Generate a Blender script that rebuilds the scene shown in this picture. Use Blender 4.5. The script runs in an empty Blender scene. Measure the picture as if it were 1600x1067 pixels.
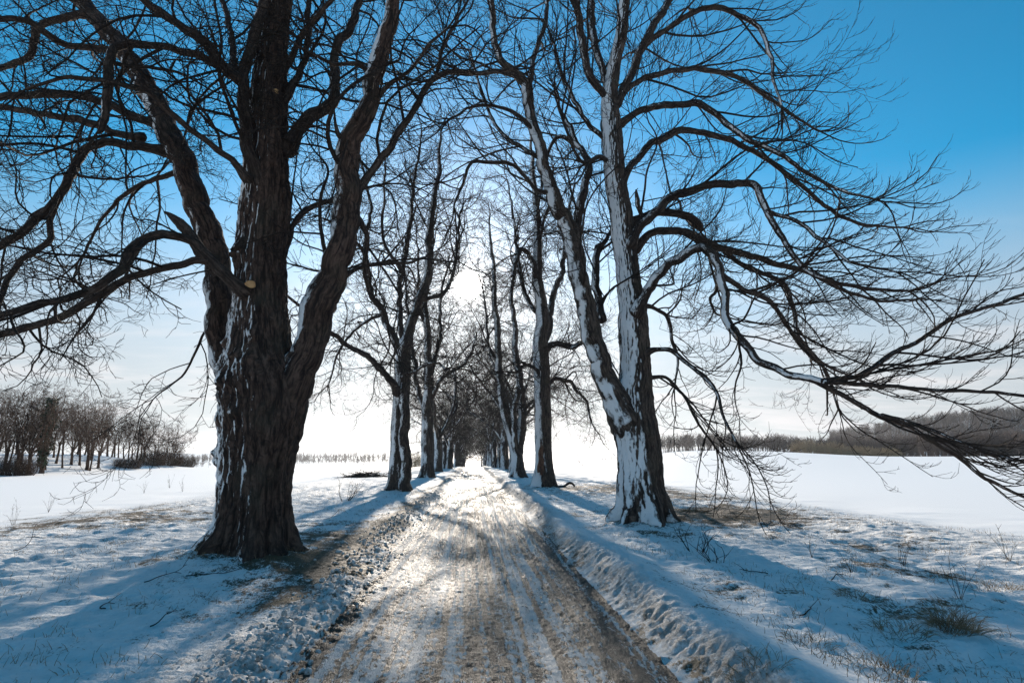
import bpy, math
import numpy as np
from mathutils import Vector, Matrix

SC = bpy.context.scene
COL = SC.collection
R = math.radians

# ------------------------------------------------------------------ camera, sky, sun, exposure
W_PX, H_PX = 1600.0, 1067.0
F_PX = 889.0
PITCH, YAW = R(11.57), R(3.79)
CAM = np.array([-0.07, 0.0, 1.70])
cam_d = bpy.data.cameras.new('camera')
cam_d.sensor_width = 36.0
cam_d.lens = 36.0 * F_PX / W_PX
cam_d.clip_start = 0.1
cam_d.clip_end = 20000.0
cam = bpy.data.objects.new('camera', cam_d)
COL.objects.link(cam)
cam.location = CAM
cam.rotation_euler = (math.pi / 2 + PITCH, 0.0, -YAW)
SC.camera = cam

_right = np.array([math.cos(YAW), -math.sin(YAW), 0.0])
_fh = np.array([math.sin(YAW), math.cos(YAW), 0.0])
_fwd = _fh * math.cos(PITCH) + np.array([0, 0, math.sin(PITCH)])
_up = -_fh * math.sin(PITCH) + np.array([0, 0, math.cos(PITCH)])


def ray(px, py):
    return _fwd + _right * ((px - 800.0) / F_PX) + _up * ((533.5 - py) / F_PX)


def at(px, py, Y):
    """point on the plane y = Y seen at photo pixel (px, py), and metres per pixel there"""
    d = ray(px, py)
    t = (Y - CAM[1]) / d[1]
    return CAM + d * t, t / F_PX


SUN_DIR = ray(732, 445)
SUN_DIR = SUN_DIR / np.linalg.norm(SUN_DIR)
SUN_EL = math.asin(SUN_DIR[2])
SUN_AZ = math.atan2(SUN_DIR[0], SUN_DIR[1])       # clockwise from +Y

world = bpy.data.worlds.new('World')
SC.world = world
world.use_nodes = True
SKY_STRENGTH = 0.085
SUN_STRENGTH = 5.0
SC.view_settings.view_transform = 'Standard'
SC.view_settings.look = 'None'
SC.view_settings.exposure = 0.68
SC.view_settings.gamma = 1.0
SC.cycles.use_denoising = True
SC.cycles.denoising_prefilter = 'NONE'
SC.cycles.max_bounces = 6
SC.cycles.sample_clamp_indirect = 1.2
SC.cycles.caustics_reflective = False
SC.cycles.caustics_refractive = False
world.cycles.sampling_method = 'MANUAL'
world.cycles.sample_map_resolution = 4096


def build_world():
    nt = world.node_tree
    nt.nodes.clear()
    N, L = nt.nodes.new, nt.links.new
    out = N('ShaderNodeOutputWorld')
    bg = N('ShaderNodeBackground')
    bg.inputs[1].default_value = SKY_STRENGTH
    sky = N('ShaderNodeTexSky')
    sky.sky_type = 'NISHITA'
    sky.sun_disc = False
    sky.sun_elevation = SUN_EL
    sky.sun_rotation = SUN_AZ
    sky.altitude = 50
    sky.air_density = 1.0
    sky.dust_density = 0.25
    sky.ozone_density = 2.2
    hsv = N('ShaderNodeHueSaturation')
    tc = N('ShaderNodeTexCoord')
    L(sky.outputs[0], hsv.inputs['Color'])
    # thin cloud streaks close to the horizon
    sep = N('ShaderNodeSeparateXYZ')
    L(tc.outputs['Generated'], sep.inputs[0])
    def remap(a, b, c, d):
        r_ = N('ShaderNodeMapRange'); r_.interpolation_type = 'SMOOTHSTEP'
        for k, v in zip(('From Min', 'From Max', 'To Min', 'To Max'), (a, b, c, d)):
            r_.inputs[k].default_value = v
        L(sep.outputs['Z'], r_.inputs['Value'])
        return r_.outputs[0]
    L(remap(0.04, 0.34, 0.5, 0.483), hsv.inputs['Hue'])
    L(remap(0.02, 0.55, 0.80, 1.72), hsv.inputs['Saturation'])
    L(remap(-0.02, 0.40, 0.36, 1.10), hsv.inputs['Value'])
    div = N('ShaderNodeVectorMath'); div.operation = 'DIVIDE'
    zc = N('ShaderNodeMath'); zc.operation = 'ADD'; zc.inputs[1].default_value = 0.13
    zm = N('ShaderNodeMath'); zm.operation = 'MAXIMUM'; zm.inputs[1].default_value = 0.0
    L(sep.outputs['Z'], zm.inputs[0]); L(zm.outputs[0], zc.inputs[0])
    cmb = N('ShaderNodeCombineXYZ')
    for k in range(3):
        L(zc.outputs[0], cmb.inputs[k])
    L(tc.outputs['Generated'], div.inputs[0]); L(cmb.outputs[0], div.inputs[1])
    mp = N('ShaderNodeMapping'); mp.inputs['Scale'].default_value = (0.55, 1.1, 0.0)
    mp.inputs['Rotation'].default_value = (0, 0, R(14))
    L(div.outputs[0], mp.inputs['Vector'])
    nz = N('ShaderNodeTexNoise'); nz.inputs['Scale'].default_value = 1.5
    nz.inputs['Detail'].default_value = 9; nz.inputs['Roughness'].default_value = 0.58
    nz.inputs['Distortion'].default_value = 0.5
    L(mp.outputs[0], nz.inputs['Vector'])
    rmp = N('ShaderNodeMapRange'); rmp.interpolation_type = 'SMOOTHSTEP'
    rmp.inputs['From Min'].default_value = 0.44; rmp.inputs['From Max'].default_value = 0.68
    L(nz.outputs['Fac'], rmp.inputs['Value'])
    hz = N('ShaderNodeMapRange'); hz.interpolation_type = 'SMOOTHSTEP'
    hz.inputs['From Min'].default_value = 0.36; hz.inputs['From Max'].default_value = 0.05
    L(sep.outputs['Z'], hz.inputs['Value'])
    mul = N('ShaderNodeMath'); mul.operation = 'MULTIPLY'
    L(rmp.outputs[0], mul.inputs[0]); L(hz.outputs[0], mul.inputs[1])
    mul2 = N('ShaderNodeMath'); mul2.operation = 'MULTIPLY'; mul2.inputs[1].default_value = 0.8
    L(mul.outputs[0], mul2.inputs[0])
    mix = N('ShaderNodeMix'); mix.data_type = 'RGBA'
    base = N('ShaderNodeMix'); base.data_type = 'RGBA'
    L(remap(0.0, 0.40, 0.80, 0.0), base.inputs[0]); L(hsv.outputs[0], base.inputs[6])
    base.inputs[7].default_value = (5.0, 5.35, 5.75, 1)
    L(mul2.outputs[0], mix.inputs[0]); L(base.outputs[2], mix.inputs[6])
    mix.inputs[7].default_value = (6.5, 6.25, 6.3, 1)
    # sun disc and the glow of the air round it
    nrm = N('ShaderNodeVectorMath'); nrm.operation = 'NORMALIZE'
    L(tc.outputs['Generated'], nrm.inputs[0])
    dot = N('ShaderNodeVectorMath'); dot.operation = 'DOT_PRODUCT'
    dot.inputs[1].default_value = SUN_DIR
    L(nrm.outputs[0], dot.inputs[0])
    acos = N('ShaderNodeMath'); acos.operation = 'ARCCOSINE'
    mn = N('ShaderNodeMath'); mn.operation = 'MINIMUM'; mn.inputs[1].default_value = 0.999999
    L(dot.outputs['Value'], mn.inputs[0]); L(mn.outputs[0], acos.inputs[0])

    def expo(scale, amp):
        a = N('ShaderNodeMath'); a.operation = 'MULTIPLY'; a.inputs[1].default_value = -1.0 / R(scale)
        L(acos.outputs[0], a.inputs[0])
        e = N('ShaderNodeMath'); e.operation = 'EXPONENT'; L(a.outputs[0], e.inputs[0])
        m = N('ShaderNodeMath'); m.operation = 'MULTIPLY'; m.inputs[1].default_value = amp
        L(e.outputs[0], m.inputs[0])
        return m
    e1, e2 = expo(0.9, 60.0), expo(6.0, 0.8)
    e3 = expo(24.0, 1.5)
    disc = N('ShaderNodeMapRange')
    disc.inputs['From Min'].default_value = R(1.5); disc.inputs['From Max'].default_value = R(1.0)
    disc.inputs['To Max'].default_value = 260.0
    L(acos.outputs[0], disc.inputs['Value'])
    s1 = N('ShaderNodeMath'); L(e1.outputs[0], s1.inputs[0]); L(e2.outputs[0], s1.inputs[1])
    s2 = N('ShaderNodeMath'); L(s1.outputs[0], s2.inputs[0]); L(disc.outputs[0], s2.inputs[1])
    tint = N('ShaderNodeVectorMath'); tint.operation = 'SCALE'
    tint.inputs[0].default_value = (1.0, 0.95, 0.88)
    L(s2.outputs[0], tint.inputs['Scale'])
    add = N('ShaderNodeVectorMath')
    pale = N('ShaderNodeVectorMath'); pale.operation = 'SCALE'
    pale.inputs[0].default_value = (0.86, 0.96, 1.0)
    L(e3.outputs[0], pale.inputs['Scale'])
    add0 = N('ShaderNodeVectorMath')
    L(pale.outputs[0], add0.inputs[0]); L(tint.outputs[0], add0.inputs[1])
    L(mix.outputs[2], add.inputs[0]); L(add0.outputs[0], add.inputs[1])
    L(add.outputs[0], bg.inputs[0])
    L(bg.outputs[0], out.inputs[0])


build_world()
sun_d = bpy.data.lights.new('sun', 'SUN')
sun_d.energy = SUN_STRENGTH
sun_d.angle = R(0.53)
sun_d.color = (1.0, 0.89, 0.76)
sun = bpy.data.objects.new('sun', sun_d)
COL.objects.link(sun)
sun.rotation_euler = Vector(SUN_DIR).to_track_quat('Z', 'Y').to_euler()
sun.location = (0, 60, 40)

# ------------------------------------------------------------------ noise
_prng = np.random.default_rng(11)
_perm = _prng.permutation(512)
_perm = np.concatenate([_perm, _perm, _perm])
_grad = _prng.normal(size=(512, 3))
_grad /= np.linalg.norm(_grad, axis=1)[:, None]


def noise3(P):
    P = np.asarray(P, dtype=np.float64)
    I = np.floor(P).astype(np.int64)
    Fr = P - I
    I &= 511
    U = Fr * Fr * Fr * (Fr * (Fr * 6 - 15) + 10)
    res = 0
    for dx in (0, 1):
        wx = U[..., 0] if dx else 1 - U[..., 0]
        hx = _perm[(I[..., 0] + dx) & 511]
        for dy in (0, 1):
            wy = U[..., 1] if dy else 1 - U[..., 1]
            hy = _perm[(hx + I[..., 1] + dy) & 511]
            for dz in (0, 1):
                wz = U[..., 2] if dz else 1 - U[..., 2]
                h = _perm[(hy + I[..., 2] + dz) & 511]
                g = _grad[h]
                res = res + wx * wy * wz * ((Fr[..., 0] - dx) * g[..., 0] + (Fr[..., 1] - dy) * g[..., 1] + (Fr[..., 2] - dz) * g[..., 2])
    return res * 1.5


def fbm(P, octaves=4, rough=0.5):
    P = np.asarray(P, dtype=np.float64)
    a, s, f = 1.0, 0.0, 1.0
    for o in range(octaves):
        s = s + a * noise3(P * f + 17.3 * o)
        a *= rough
        f *= 2.03
    return s


def fbm2(x, y, fx, fy, octaves=4, rough=0.5, z=0.0):
    return fbm(np.stack([x * fx, y * fy, np.full_like(x, z)], -1), octaves, rough)


def sstep(a, b, x):
    t = np.clip((np.asarray(x, dtype=np.float64) - a) / (b - a), 0, 1)
    return t * t * (3 - 2 * t)


# ------------------------------------------------------------------ ground shape
ROAD_HALF = 1.56


def bank_r(y):
    return 2.02 + 0.10 * np.sin(y * 0.31 + 1.0) + 0.06 * np.sin(y * 0.83)


def bank_l(y):
    return -1.92 + 0.09 * np.sin(y * 0.27) + 0.05 * np.sin(y * 0.71 + 2)


def terrain(x, y):
    """large shapes only"""
    x = np.asarray(x, dtype=np.float64); y = np.asarray(y, dtype=np.float64)
    d = np.sqrt(x * x + y * y)
    z = -4.5 * sstep(95, 330, y) * (1 - sstep(25, 160, x))
    z = z - 0.10 * sstep(9, 16, np.abs(x)) * sstep(0, 5, y + 6)
    # the right-hand field climbs gently away
    z = z + 6.6 * sstep(40, 330, d) * sstep(0.16, 0.36, x / (np.abs(y) + 1e-3 + 8)) * (1 - 0.62 * sstep(0.36, 0.75, x / (np.abs(y) + 8)))
    # knoll of the copse on the left
    z = z + 2.3 * sstep(-48, -62, x) * sstep(20, 55, y) * (1 - sstep(96, 122, y)) * (1 - sstep(-80, -110, x))
        # wooded hill far right
    z = z + 38 * np.exp(-(((x - 640) / 190) ** 2 + ((y - 640) / 210) ** 2))
    # far rolling country
    far = sstep(380, 1400, d)
    z = z + far * (13.0 + 13 * noise3(np.stack([x / 900, y / 900, 0 * x + 3.3], -1)) + 4 * noise3(np.stack([x / 330, y / 330, 0 * x + 8.3], -1)))
    return z


TREE_FOOT = []       # (x, y) of the avenue trees: snow heaped round them


def ground(x, y, fine=True):
    x = np.asarray(x, dtype=np.float64); y = np.asarray(y, dtype=np.float64)
    z = terrain(x, y)
    ax = np.abs(x)
    near = 1 - sstep(60, 200, y)
    # verge a little above the road
    z = z + 0.13 * sstep(1.6, 3.4, ax) * (1 - sstep(9.0, 13.5, ax))
    z = z - 0.015 * sstep(0.9, 1.5, x) * (1 - sstep(1.6, 2.0, ax))
    z = z + near * (0.06 * fbm2(x, y, 0.35, 0.35, 3, 0.5, 1.0) * sstep(2.2, 4.5, ax) * (1 - sstep(14, 20, ax)))
    # wheel ruts
    rut = np.exp(-((ax - 0.74) / 0.23) ** 2)
    z = z - 0.030 * rut * near
    # ploughed banks
    lr = fbm2(x, y, 1.6, 0.8, 2, 0.5, 5.0)
    cr = bank_r(y)
    br = np.where(x < cr, np.exp(-((x - cr) / 0.27) ** 2), np.exp(-((x - cr) / 0.62) ** 2))
    z = z + (0.24 + 0.06 * lr) * br * (1 - sstep(110, 170, y))
    cl = bank_l(y)
    bl = np.where(x > cl, np.exp(-((x - cl) / 0.30) ** 2), np.exp(-((x - cl) / 0.60) ** 2))
    z = z + (0.11 + 0.04 * lr) * bl * (1 - sstep(110, 170, y))
    for (tx, ty, th, tr) in TREE_FOOT:
        q = ((x - tx) ** 2 + (y - ty) ** 2) / (tr * tr)
        z = z + th * np.exp(-q)
    if fine:
        m = (1 - sstep(25, 70, y)) * (1 - sstep(9, 14, ax))
        # clods on the road-side faces of the banks
        face_l = np.exp(-((x - (cl + 0.16)) / 0.33) ** 2)
        face_r = np.exp(-((x - (cr - 0.20)) / 0.26) ** 2)
        c1 = fbm2(x, y, 5.5, 5.5, 3, 0.6, 9.0)
        c1 = np.maximum(np.abs(c1) ** 0.8 * np.sign(c1), -0.22)
        c2 = np.abs(fbm2(x, y, 8.5, 8.5, 3, 0.7, 19.0)) - 0.3
        c3 = fbm2(x, y, 11.0, 9.0, 3, 0.75, 29.0)
        wr = np.exp(-((x - (cr - 0.12)) / 0.38) ** 2)
        z = z + m * 0.030 * wr * np.maximum(c3, -0.3)
        fy = 1 - 0.45 * sstep(6, 11, y)
        z = z + m * ((0.045 * fy * face_l + 0.024 * face_r) * c1 + (0.050 * fy * face_l + 0.012 * face_r) * c2)
        z = z + m * 0.03 * np.exp(-((x + 2.5) / 0.6) ** 2) * c2
        # road surface: packed lumps and tyre marks
        rd = 1 - sstep(1.5, 1.75, ax)
        z = z + m * rd * (0.018 * np.maximum(fbm2(x, y, 13, 9, 3, 0.7, 2.0), -0.2) + 0.012 * fbm2(x, y, 9, 0.7, 2, 0.5, 4.0))
        # tufty verge under the snow
        vg = sstep(2.3, 3.2, ax)
        tuft = fbm2(x, y, 2.6, 2.6, 3, 0.55, 6.0)
        z = z + m * vg * 0.05 * tuft
    return z


def gz(x, y):
    return float(ground(np.array([float(x)]), np.array([float(y)]))[0])


# ------------------------------------------------------------------ materials
def new_mat(name):
    m = bpy.data.materials.new(name)
    m.use_nodes = True
    nt = m.node_tree
    nt.nodes.clear()
    out = nt.nodes.new('ShaderNodeOutputMaterial')
    b = nt.nodes.new('ShaderNodeBsdfPrincipled')
    nt.links.new(b.outputs[0], out.inputs[0])
    return m, nt, b


class NG:
    def __init__(s, nt):
        s.nt = nt

    def n(s, t, **kw):
        nd = s.nt.nodes.new(t)
        for k, v in kw.items():
            setattr(nd, k, v)
        return nd

    def link(s, a, b):
        s.nt.links.new(a, b)

    def noise(s, vec, scale, detail=4, rough=0.55, dist=0.0):
        nd = s.n('ShaderNodeTexNoise')
        nd.inputs['Scale'].default_value = scale
        nd.inputs['Detail'].default_value = detail
        nd.inputs['Roughness'].default_value = rough
        nd.inputs['Distortion'].default_value = dist
        if vec is not None:
            s.link(vec, nd.inputs['Vector'])
        return nd.outputs['Fac']

    def mapping(s, vec, scale=(1, 1, 1), loc=(0, 0, 0)):
        nd = s.n('ShaderNodeMapping')
        nd.inputs['Scale'].default_value = scale
        nd.inputs['Location'].default_value = loc
        s.link(vec, nd.inputs['Vector'])
        return nd.outputs[0]

    def math(s, op, a, b=None, clamp=False):
        nd = s.n('ShaderNodeMath', operation=op, use_clamp=clamp)
        for i, v in enumerate((a, b)):
            if v is None:
                continue
            if isinstance(v, (int, float)):
                nd.inputs[i].default_value = v
            else:
                s.link(v, nd.inputs[i])
        return nd.outputs[0]

    def ss(s, v, a, b):
        nd = s.n('ShaderNodeMapRange', interpolation_type='SMOOTHSTEP')
        nd.inputs['From Min'].default_value = a
        nd.inputs['From Max'].default_value = b
        s.link(v, nd.inputs['Value'])
        return nd.outputs[0]

    def mix(s, f, a, b):
        nd = s.n('ShaderNodeMix', data_type='RGBA')
        if isinstance(f, (int, float)):
            nd.inputs[0].default_value = f
        else:
            s.link(f, nd.inputs[0])
        for i, v in ((6, a), (7, b)):
            if isinstance(v, tuple):
                nd.inputs[i].default_value = (*v, 1)
            else:
                s.link(v, nd.inputs[i])
        return nd.outputs[2]

    def mixf(s, f, a, b):
        nd = s.n('ShaderNodeMix', data_type='FLOAT')
        s.link(f, nd.inputs[0])
        for i, v in ((2, a), (3, b)):
            if isinstance(v, (int, float)):
                nd.inputs[i].default_value = v
            else:
                s.link(v, nd.inputs[i])
        return nd.outputs[0]

    def bump(s, h, dist, strength=1.0, normal=None):
        nd = s.n('ShaderNodeBump')
        nd.inputs['Distance'].default_value = dist
        nd.inputs['Strength'].default_value = strength
        s.link(h, nd.inputs['Height'])
        if normal is not None:
            s.link(normal, nd.inputs['Normal'])
        return nd.outputs[0]


SNOW = (0.88, 0.872, 0.868)
WIND = Vector((-0.72, -0.69, 0.08)).normalized()     # the side the snow was blown from


def bark_material(name, dark, light, snow_bias, snow=True, scale=1.0, top=0.0, wind=WIND, ragged=0.95, sp=0.6, bg=0.7):
    m, nt, b = new_mat(name)
    g = NG(nt)
    at_ = g.n('ShaderNodeAttribute', attribute_name='bark')
    v = at_.outputs['Vector']
    fis = g.noise(g.mapping(v, (17 * scale, 17 * scale, 2.6 * scale)), 1.0, 6, 0.62, 0.6)
    fine = g.noise(g.mapping(v, (60, 60, 22)), 1.0, 3, 0.6)
    plate = g.noise(g.mapping(v, (11 * scale, 11 * scale, 7 * scale)), 1.0, 4, 0.6, 1.2)
    big = g.noise(v, 1.3, 3, 0.5)
    f = g.math('MULTIPLY', g.ss(fis, 0.36, 0.62), g.math('ADD', 0.35, g.math('MULTIPLY', g.ss(plate, 0.36, 0.56), 0.65)))
    col = g.mix(f, dark, light)
    col = g.mix(g.math('MULTIPLY', g.ss(big, 0.5, 0.72), 0.45), col, (0.060, 0.056, 0.040))
    hgt = g.math('ADD', f, g.math('MULTIPLY', fine, 0.35))
    nrm = g.bump(hgt, 0.034, 1.0)
    if snow:
        geo = g.n('ShaderNodeNewGeometry')
        dt = g.n('ShaderNodeVectorMath', operation='DOT_PRODUCT')
        g.link(geo.outputs['Normal'], dt.inputs[0])
        dt.inputs[1].default_value = wind
        edge = g.noise(g.mapping(v, (7, 7, 1.6)), 1.0, 5, 0.66)
        speck = g.noise(g.mapping(v, (34, 34, 15)), 1.0, 4, 0.7)
        e = g.math('ADD', g.math('MULTIPLY', g.math('SUBTRACT', edge, 0.5), ragged),
                   g.math('MULTIPLY', g.math('SUBTRACT', speck, 0.5), sp))
        e = g.math('ADD', e, g.math('MULTIPLY', g.math('SUBTRACT', g.noise(g.mapping(v, (0.9, 0.9, 0.5)), 1.0, 2, 0.5), 0.5), bg))
        s = g.math('ADD', dt.outputs['Value'], e)
        if top:
            sz = g.n('ShaderNodeSeparateXYZ')
            g.link(geo.outputs['Normal'], sz.inputs[0])
            tn = g.math('ADD', g.math('MULTIPLY', sz.outputs['Z'], 1.0), e)
            s = g.math('MAXIMUM', s, g.math('ADD', tn, top))
        mask = g.ss(s, snow_bias, snow_bias + 0.10)
        col = g.mix(mask, col, SNOW)
        sn = g.noise(v, 24.0, 4, 0.6)
        h2 = g.math('ADD', g.math('MULTIPLY', mask, 2.2), g.math('MULTIPLY', sn, 0.45))
        nrm = g.bump(g.mixf(mask, hgt, h2), 0.022, 0.85)
    g.link(col, b.inputs['Base Color'])
    g.link(nrm, b.inputs['Normal'])
    b.inputs['Roughness'].default_value = 0.85
    b.inputs['Specular IOR Level'].default_value = 0.25
    return m


M = {}
M['bark_left'] = bark_material('bark_rugged', (0.018, 0.011, 0.009), (0.120, 0.074, 0.055), 0.84, ragged=0.8, wind=Vector((-0.85, -0.53, 0.1)).normalized())
M['bark_right'] = bark_material('bark_snowy', (0.020, 0.014, 0.012), (0.125, 0.090, 0.070), 0.80, ragged=0.55, sp=0.35, bg=0.35)
M['bark_avenue'] = bark_material('bark_avenue', (0.020, 0.014, 0.012), (0.095, 0.070, 0.056), 0.84)
M['limb_left'] = bark_material('limb_rugged', (0.024, 0.016, 0.013), (0.10, 0.070, 0.055), 0.95, True, 1.4, -0.22)
M['limb_right'] = bark_material('limb_snowy', (0.022, 0.015, 0.013), (0.090, 0.066, 0.054), 0.88, True, 1.4, -0.12)
M['limb_topped'] = bark_material('limb_topped', (0.022, 0.015, 0.013), (0.090, 0.066, 0.054), 0.80, True, 1.4, 0.03)
M['twig'] = bark_material('twig_bark', (0.026, 0.018, 0.015), (0.075, 0.053, 0.042), 1.0, False, 2.0)
M['copse_bark'] = bark_material('copse_bark', (0.070, 0.038, 0.026), (0.15, 0.088, 0.060), 1.0, False, 1.0)


def flat_material(name, c1, c2, scale, rough=0.9, bump=0.0, transl=0.0):
    m, nt, b = new_mat(name)
    g = NG(nt)
    tc = g.n('ShaderNodeTexCoord')
    f = g.noise(tc.outputs['Object'], scale, 5, 0.6)
    g.link(g.mix(g.ss(f, 0.35, 0.66), c1, c2), b.inputs['Base Color'])
    b.inputs['Roughness'].default_value = rough
    if bump:
        g.link(g.bump(f, bump), b.inputs['Normal'])
    if transl:
        b.inputs['Transmission Weight'].default_value = 0.0
    return m


M['straw'] = flat_material('dry_grass', (0.15, 0.095, 0.050), (0.36, 0.25, 0.14), 6.0)
M['stalk'] = flat_material('dry_stalk', (0.06, 0.042, 0.030), (0.14, 0.095, 0.060), 9.0)
M['litter'] = flat_material('leaf_litter', (0.055, 0.028, 0.016), (0.17, 0.085, 0.042), 30.0, 0.9, 0.01)
M['wood_cut'] = flat_material('sawn_wood', (0.40, 0.20, 0.08), (0.52, 0.30, 0.13), 14.0, 0.8)
M['heart'] = flat_material('rotten_wood', (0.07, 0.032, 0.020), (0.20, 0.095, 0.055), 7.0, 0.9, 0.03)
M['bush'] = flat_material('yellow_bush', (0.26, 0.18, 0.10), (0.42, 0.31, 0.17), 0.6)
M['far_wood'] = flat_material('far_wood', (0.070, 0.047, 0.040), (0.13, 0.088, 0.070), 0.05)
M['ivy'] = flat_material('ivy', (0.012, 0.022, 0.008), (0.04, 0.06, 0.022), 2.0, 0.6)
M['clod'] = None


def snow_ground_material():
    m, nt, b = new_mat('snowy_grass')
    g = NG(nt)
    tc = g.n('ShaderNodeTexCoord')
    P = tc.outputs['Object']
    dirt = g.n('ShaderNodeAttribute', attribute_name='dirt').outputs['Fac']
    lump = g.n('ShaderNodeAttribute', attribute_name='verge').outputs['Fac']
    n1 = g.noise(P, 2.2, 6, 0.68)
    n2 = g.noise(g.mapping(P, (21, 12, 21)), 1.0, 5, 0.72)
    n3 = g.noise(g.mapping(P, (75, 32, 60)), 1.0, 3, 0.7)
    n0 = g.noise(P, 0.9, 4, 0.6)
    s = g.math('ADD', g.math('ADD', g.math('MULTIPLY', g.math('SUBTRACT', n1, 0.5), 1.5),
                             g.math('MULTIPLY', g.math('SUBTRACT', n2, 0.5), 1.25)),
               g.math('MULTIPLY', g.math('SUBTRACT', n3, 0.5), 0.9))
    s = g.math('ADD', s, g.math('MULTIPLY', g.math('SUBTRACT', n0, 0.5), 1.3))
    s = g.math('ADD', s, g.math('SUBTRACT', dirt, 0.72))
    mask = g.ss(s, -0.02, 0.22)
    brown = g.mix(n3, (0.050, 0.030, 0.018), (0.17, 0.115, 0.065))
    brown = g.mix(g.math('MULTIPLY', g.ss(n1, 0.55, 0.7), 0.5), brown, (0.055, 0.060, 0.022))
    # snow with a trace of grit where it was thrown off the road
    ga = g.n('ShaderNodeAttribute', attribute_name='grit').outputs['Fac']
    grit = g.math('MULTIPLY', ga, g.ss(g.math('ADD', n2, g.math('MULTIPLY', n1, 0.6)), 0.45, 0.95), True)
    sn = g.mix(grit, SNOW, (0.27, 0.225, 0.19))
    col = g.mix(mask, sn, brown)
    g.link(col, b.inputs['Base Color'])
    b.inputs['Roughness'].default_value = 0.7
    b.inputs['Specular IOR Level'].default_value = 0.25
    # crumbly surface: grains over lumps, fading on the smooth field
    h = g.math('ADD', g.math('MULTIPLY', n2, 0.045), g.math('MULTIPLY', n3, 0.012))
    h = g.math('ADD', h, g.math('MULTIPLY', g.noise(P, 7.0, 3, 0.6), 0.07))
    field = g.math('MULTIPLY', g.noise(g.mapping(P, (0.55, 1.7, 1)), 1.0, 5, 0.6), 0.02)
    hh = g.mixf(lump, field, h)
    g.link(g.bump(hh, 1.0, 0.55), b.inputs['Normal'])
    return m


def road_material():
    m, nt, b = new_mat('icy_road')
    g = NG(nt)
    tc = g.n('ShaderNodeTexCoord')
    P = tc.outputs['Object']
    trk = g.noise(g.mapping(P, (8.5, 0.09, 1)), 1.0, 5, 0.66, 0.2)       # lengthwise tracks
    mid = g.noise(g.mapping(P, (3.4, 1.5, 1)), 1.0, 6, 0.66)
    peb = g.noise(g.mapping(P, (27, 9, 27)), 1.0, 5, 0.74)
    grn = g.noise(g.mapping(P, (70, 26, 70)), 1.0, 3, 0.7)
    s = g.math('ADD', g.math('MULTIPLY', g.math('SUBTRACT', trk, 0.5), 4.4),
               g.math('MULTIPLY', g.math('SUBTRACT', mid, 0.5), 1.3))
    s = g.math('ADD', s, g.math('MULTIPLY', g.math('SUBTRACT', peb, 0.5), 1.7))
    s = g.math('ADD', s, g.math('MULTIPLY', g.math('SUBTRACT', grn, 0.5), 0.4))
    # tyre lines: narrow, lengthwise, wandering a little
    sx = g.n('ShaderNodeSeparateXYZ')
    g.link(P, sx.inputs[0])
    wob = g.noise(g.mapping(P, (0.6, 0.10, 1)), 1.0, 3, 0.5)
    ph = g.math('ADD', g.math('MULTIPLY', sx.outputs['X'], 22.0), g.math('MULTIPLY', wob, 16.0))
    ln1 = g.math('SINE', ph)
    ln2 = g.math('SINE', g.math('MULTIPLY', ph, 2.37))
    s = g.math('ADD', s, g.math('ADD', g.math('MULTIPLY', ln1, 0.30), g.math('MULTIPLY', ln2, 0.22)))
    pit = g.noise(g.mapping(P, (30, 9, 30)), 1.0, 3, 0.62, 0.6)
    edge = g.n('ShaderNodeAttribute', attribute_name='dirt').outputs['Fac']
    s = g.math('SUBTRACT', s, edge)
    s = g.math('ADD', s, g.math('MULTIPLY', g.math('SUBTRACT', pit, 0.48), 3.4))
    snow = g.ss(s, 0.0, 0.16)
    mud = g.mix(grn, (0.020, 0.013, 0.009), (0.105, 0.072, 0.049))
    ice = g.mix(peb, (0.58, 0.53, 0.49), (0.85, 0.82, 0.80))
    g.link(g.mix(snow, mud, ice), b.inputs['Base Color'])
    rough = g.mixf(snow, 0.50, 0.64)
    g.link(rough, b.inputs['Roughness'])
    b.inputs['Specular IOR Level'].default_value = 0.26
    h = g.math('ADD', g.math('MULTIPLY', peb, 0.080), g.math('MULTIPLY', grn, 0.012))
    h = g.math('ADD', h, g.math('MULTIPLY', mid, 0.06))
    h = g.math('ADD', h, g.math('MULTIPLY', snow, 0.022))
    g.link(g.bump(h, 1.0, 0.8), b.inputs['Normal'])
    return m


def clod_material():
    m, nt, b = new_mat('dirty_snow')
    g = NG(nt)
    tc = g.n('ShaderNodeTexCoord')
    P = tc.outputs['Object']
    n2 = g.noise(P, 26, 5, 0.7)
    n1 = g.noise(P, 5, 4, 0.6)
    f = g.ss(g.math('ADD', n2, g.math('MULTIPLY', n1, 0.6)), 0.72, 1.0)
    g.link(g.mix(f, (0.72, 0.70, 0.69), (0.30, 0.24, 0.19)), b.inputs['Base Color'])
    b.inputs['Roughness'].default_value = 0.6
    g.link(g.bump(n2, 0.05, 0.8), b.inputs['Normal'])
    return m


M['ground'] = snow_ground_material()
M['road'] = road_material()
M['clod'] = clod_material()


# ------------------------------------------------------------------ object helpers
def tag(o, label=None, cat=None, group=None, kind=None):
    if label: o['label'] = label
    if cat: o['category'] = cat
    if group: o['group'] = group
    if kind: o['kind'] = kind
    return o


def empty(name, loc, label, cat, group=None):
    o = bpy.data.objects.new(name, None)
    COL.objects.link(o)
    o.location = loc
    return tag(o, label, cat, group)


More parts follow.
